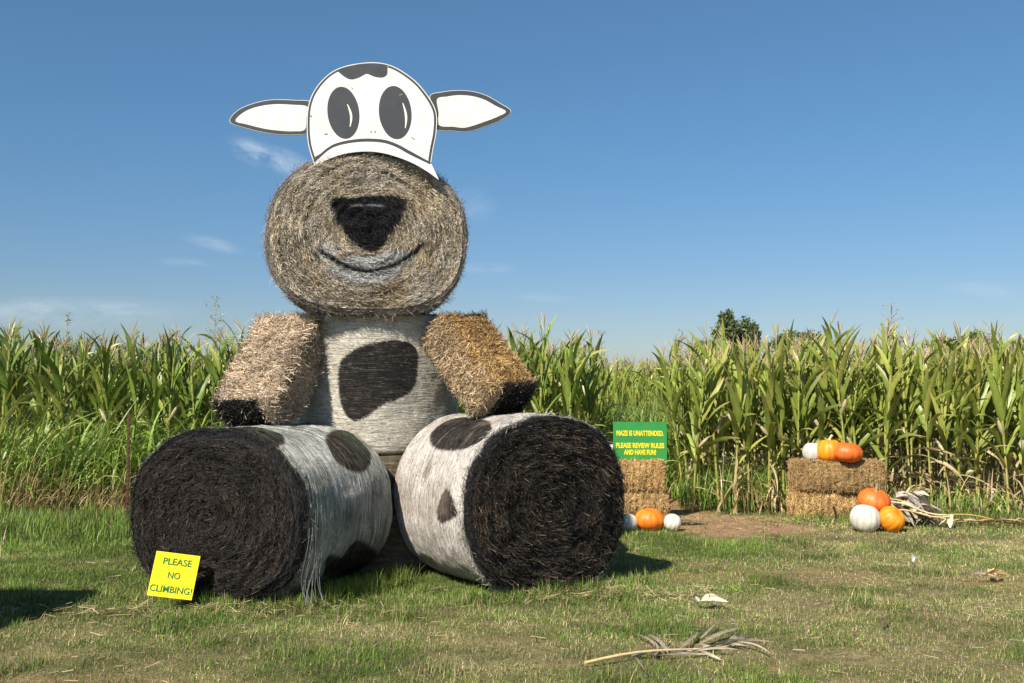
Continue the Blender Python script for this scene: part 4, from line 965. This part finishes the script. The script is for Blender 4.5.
for q in range(90):
    a = rng.uniform(-.32, .32); b = rng.uniform(-.15, .25); z = .04 + .40 * math.exp(-(a / .26) ** 2) * rng.uniform(.3, 1)
    dry_leaf(m, (a, b, z), (rng.normal(.4, .6), rng.normal(-.3, .4), rng.normal(-.5, .3)), rng.uniform(.18, .30), rng.uniform(.04, .065), gcol * [1, .98, .95] * (rng.uniform(.7, 1.2)), .6, 1.0, .04)
dry_leaf(m, (.02, -.05, .36), (.35, -.3, -.4), .26, .07, (.5, .48, .45), .3, .3, .03)
m.build('foliage', DRYLEAF, t)
for (a, b, c, d) in (((-.3, -.1, .30), (.40, -.25, .17), .011, (.6, .47, .27)), ((-.28, -.18, .2), (.42, -.3, .16), .010, (.55, .42, .22)), ((-.2, 0, .33), (.5, -.1, .1), .009, (.5, .4, .2)), ((.38, -.25, .16), (1.6, .05, .03), .010, (.5, .33, .1))):
    m = M(); k = np.linspace(0, 1, 8)[:, None]; p = np.array(a) * (1 - k) + np.array(b) * k; p[:, 2] += .03 * np.sin(k[:, 0] * 6); tube(m, p, c, d, 7); m.build('stalk', STALK, t, smooth=True)
m = M()
for q in range(16):
    u = rng.uniform(.4, 1.7); dry_leaf(m, (u, -.15 + .12 * (u - .4), .05), (1, rng.normal(0, .3), .05), rng.uniform(.15, .35), .022, (.45, .30, .12) if q % 2 else (.42, .33, .2), .5, 1, .03)
m.build('foliage', DRYLEAF, t)
m = M(); dry_leaf(m, (.43, -.28, .17), (-.1, -.25, -.3), .2, .04, (.75, .68, .52), .1, .2, 0); dry_leaf(m, (.43, -.28, .16), (-.3, -.1, -.2), .2, .025, (.6, .52, .32), .1, .2, 0); m.build('husk', DRYLEAF, t)

def gpt(px_, py_):
    Y = CAM_H * FPX / max(py_ - 395., 1); 
    for _ in range(20):
        q = at(px_, py_, Y); Y = Y * (1 + .5 * (q[2]) / CAM_H)
    return at(px_, py_, Y)
# grey corn stalk lying in the foreground
A, Bp = gpt(585, 669), gpt(735, 648); t = empty('fallen_corn_stalk', tuple(A * [1, 1, 0]), 'withered grey-leaved corn stalk lying on the near grass', 'corn stalk'); O = A * [1, 1, 0]
m = M(); k = np.linspace(0, 1, 10)[:, None]; p = A * (1 - k) + Bp * k; p[:, 2] = .035 + .02 * np.sin(k[:, 0] * 5); cc = np.array([.62, .47, .2]) * (1 - k) + np.array([.45, .38, .3]) * k
tube(m, p, np.linspace(.010, .006, 10), cc, 7); m.build('stalk', STALK, t, smooth=True, origin=O)
m = M()
for (x1, y1, x2, y2, wd, g_) in ((655, 662, 672, 642, .03, .6), (668, 660, 655, 641, .022, .7), (680, 655, 705, 640, .03, .7), (700, 650, 740, 634, .03, .95), (700, 655, 750, 648, .04, 1.1), (720, 652, 753, 644, .03, 1), (735, 648, 780, 657, .018, 1.1), (700, 645, 726, 628, .014, .8), (690, 660, 730, 654, .025, 1.), (655, 662, 665, 644, .02, .4), (636, 664, 640, 681, .014, .35)):
    a = gpt(x1, y1); b = gpt(x2, y2); a[2] = .04; dry_leaf(m, a, (b - a) * [1, 1, 0], np.linalg.norm((b - a)[:2]) * 1.05, wd * .55, np.array([.46, .38, .27]) * (.35 + .6 * g_), .7, 1.2, .015, n=15)
for q in range(16):
    u = rng.uniform(.25, 1.0); a = A * (1 - u) + Bp * u; a[2] = .03; dry_leaf(m, a + [0, rng.normal(0, .05), 0], (1, rng.normal(.1, .6), 0), rng.uniform(.1, .3), rng.uniform(.006, .014), np.array([.45, .40, .31]) * rng.uniform(.6, 1.2), 1, 1.5, .01, n=11)
m.build('foliage', DRYLEAF, t, origin=O)
def litter(px_, py_, items, label, name='corn_husk', cat='corn husk'):
    c = gpt(px_, py_); m = M(); O = c * [1, 1, 0]
    for (dx, dy, ddx, ddy, L, wd, col, lift) in items: dry_leaf(m, (c[0] + dx, c[1] + dy, .06), (ddx, ddy, 0), L * 1.35, wd * 1.1, col, .5, .7, lift * .8)
    o = m.build(name, DRYLEAF, origin=O); o.location = O; return tag(o, label, cat)
PALE = (.66, .58, .44)
litter(706, 610, [(-.06, 0, 1, -.1, .17, .03, PALE, .03), (-.03, .02, .8, .3, .13, .02, PALE, .05), (0, 0, .6, 1, .11, .012, PALE, .06), (-.05, 0, -.5, 1, .08, .014, PALE, .04)], 'crumpled cream corn husk on the grass above the withered stalk')
litter(985, 583, [(-.2, .05, 1, -.2, .22, .02, (.6, .5, .38), .03), (-.03, 0, 1, -.1, .18, .035, (.62, .45, .2), .05), (.05, 0, .5, 1, .16, .025, (.7, .52, .25), .06), (.06, 0, 1, .4, .15, .025, (.65, .5, .3), .04)], 'tan and yellow corn husk on the grass near the frame edge')
litter(915, 567, [(-.04, -.05, .5, 1, .14, .016, (.7, .68, .62), .04)], 'single pale dry leaf standing in the lawn below the pumpkins', 'dry_leaf', 'leaf')
litter(532, 592, [(-.05, 0, 1, .7, .22, .022, (.6, .48, .3), .07)], 'curled tan corn leaf in the grass at the black bale end', 'dry_leaf', 'leaf')
litter(885, 632, [(-.05, -.05, .8, 1, .16, .012, (.13, .1, .07), .03)], 'dark brown leaf blade flat in the near lawn', 'dry_leaf', 'leaf')

# ------------------------------------------------------------ distant trees
def tree(px_, top, Y, crowns, label, seed=0, dens=1., leaf=.22):
    base = at(px_, 395, Y); t = empty('tree', (base[0], Y, 0), label, 'tree', 'trees beyond the corn field'); r = np.random.default_rng(seed)
    tz = at(px_, top, Y)[2]
    tr = M(); k = np.linspace(0, 1, 6)[:, None]; tube(tr, np.concatenate([.3 * k ** 2, 0 * k, tz * .55 * k], 1), np.linspace(.28, .12, 6) * tz / 9, (.12, .09, .06), 8)
    cr = M(); allp = []
    for (dx, cz, rx_, rz_) in crowns:
        sub = 26
        for q in range(sub):
            v = r.normal(0, 1, 3); v /= np.linalg.norm(v); v *= r.uniform(.35, 1) ; c = np.array([dx + v[0] * rx_, v[1] * rx_ * .8, cz + v[2] * rz_])
            tube(tr, np.array([[dx * .3, 0, tz * .5], (c + [dx * .3, 0, tz * .5]) / 2 + [0, 0, .2], c]), [.08, .05, .02], (.12, .09, .06), 5, False)
            n = int(95 * dens); p = c + r.normal(0, 1, (n, 3)) * np.array([rx_, rx_, rz_]) * .15; allp.append(p)
    p = np.concatenate(allp); n = len(p); d = nrm(r.normal(0, 1, (n, 3)) + [0, 0, .3]); s = nrm(np.cross(d, r.normal(0, 1, (n, 3)))); L = r.uniform(.5, 1.2, (n, 1)) * leaf * 2
    pts = np.stack([p, p + d * L * .5, p + d * L], 1); col = np.array([.11, .14, .06]) * r.uniform(.6, 1.5, (n, 1))
    ribbons(cr, pts, np.array([[.3, 1, .1]]) * leaf * .4 * np.ones((n, 1)), s[:, None], col[:, None])
    tr.build('trunk', BARK, t); cr.build('crown', TREELEAF, t)
tree(733, 311, 100, [(0, 7.0, 2.0, 2.6), (-2.2, 5.8, 1.6, 1.2), (-.6, 8.6, .9, 1.3), (2.0, 7.6, .9, 1.5), (1.0, 5.5, 2.0, 1.5)], 'dark green tree topping the corn right of the maze entrance', 1)
tree(800, 327, 120, [(-1.6, 8.0, 1.6, 1.4), (1.8, 7.9, 1.6, 1.3), (0, 6.5, 3, 1.6)], 'low bushy tree just showing over the corn behind the straw bale pumpkins', 2, .8)
tree(962, 328, 130, [(-2, 8.0, 2.4, 1.3), (2, 8.4, 2.4, 1.4), (0, 6.5, 4, 1.6)], 'broad far tree barely above the corn right of the tall feathery weed', 3, .8)
tree(1010, 331, 135, [(-2.5, 7.6, 2.4, 1.4), (2, 8.0, 2.6, 1.4), (0, 6.5, 4, 1.6)], 'far tree showing over the corn at the frame edge', 4, .8)

# ------------------------------------------------------------ stand-in bale added just outside the frame to cast shade on the grass
BO = leg(-5.35, 6.65, R(90), 1.3, .72, .70, 71)
hp = lambda T, PH, s: HAYC * 1.1 * var(T.shape, .5, 1.3, s)[..., None]
hf = lambda x, y, s: HAYC * var(x.shape, .5, 1.3, s)[..., None]
ob = bale_mesh(BO, hp, hf, nface=2500, nside=2500)[0].build('shadow_bale', HAY, origin=(-4.9, 6.3, 0)); ob.location = (-4.9, 6.3, 0)
tag(ob, 'plain round hay bale added out of view to cast a shadow on the near grass', 'hay bale')
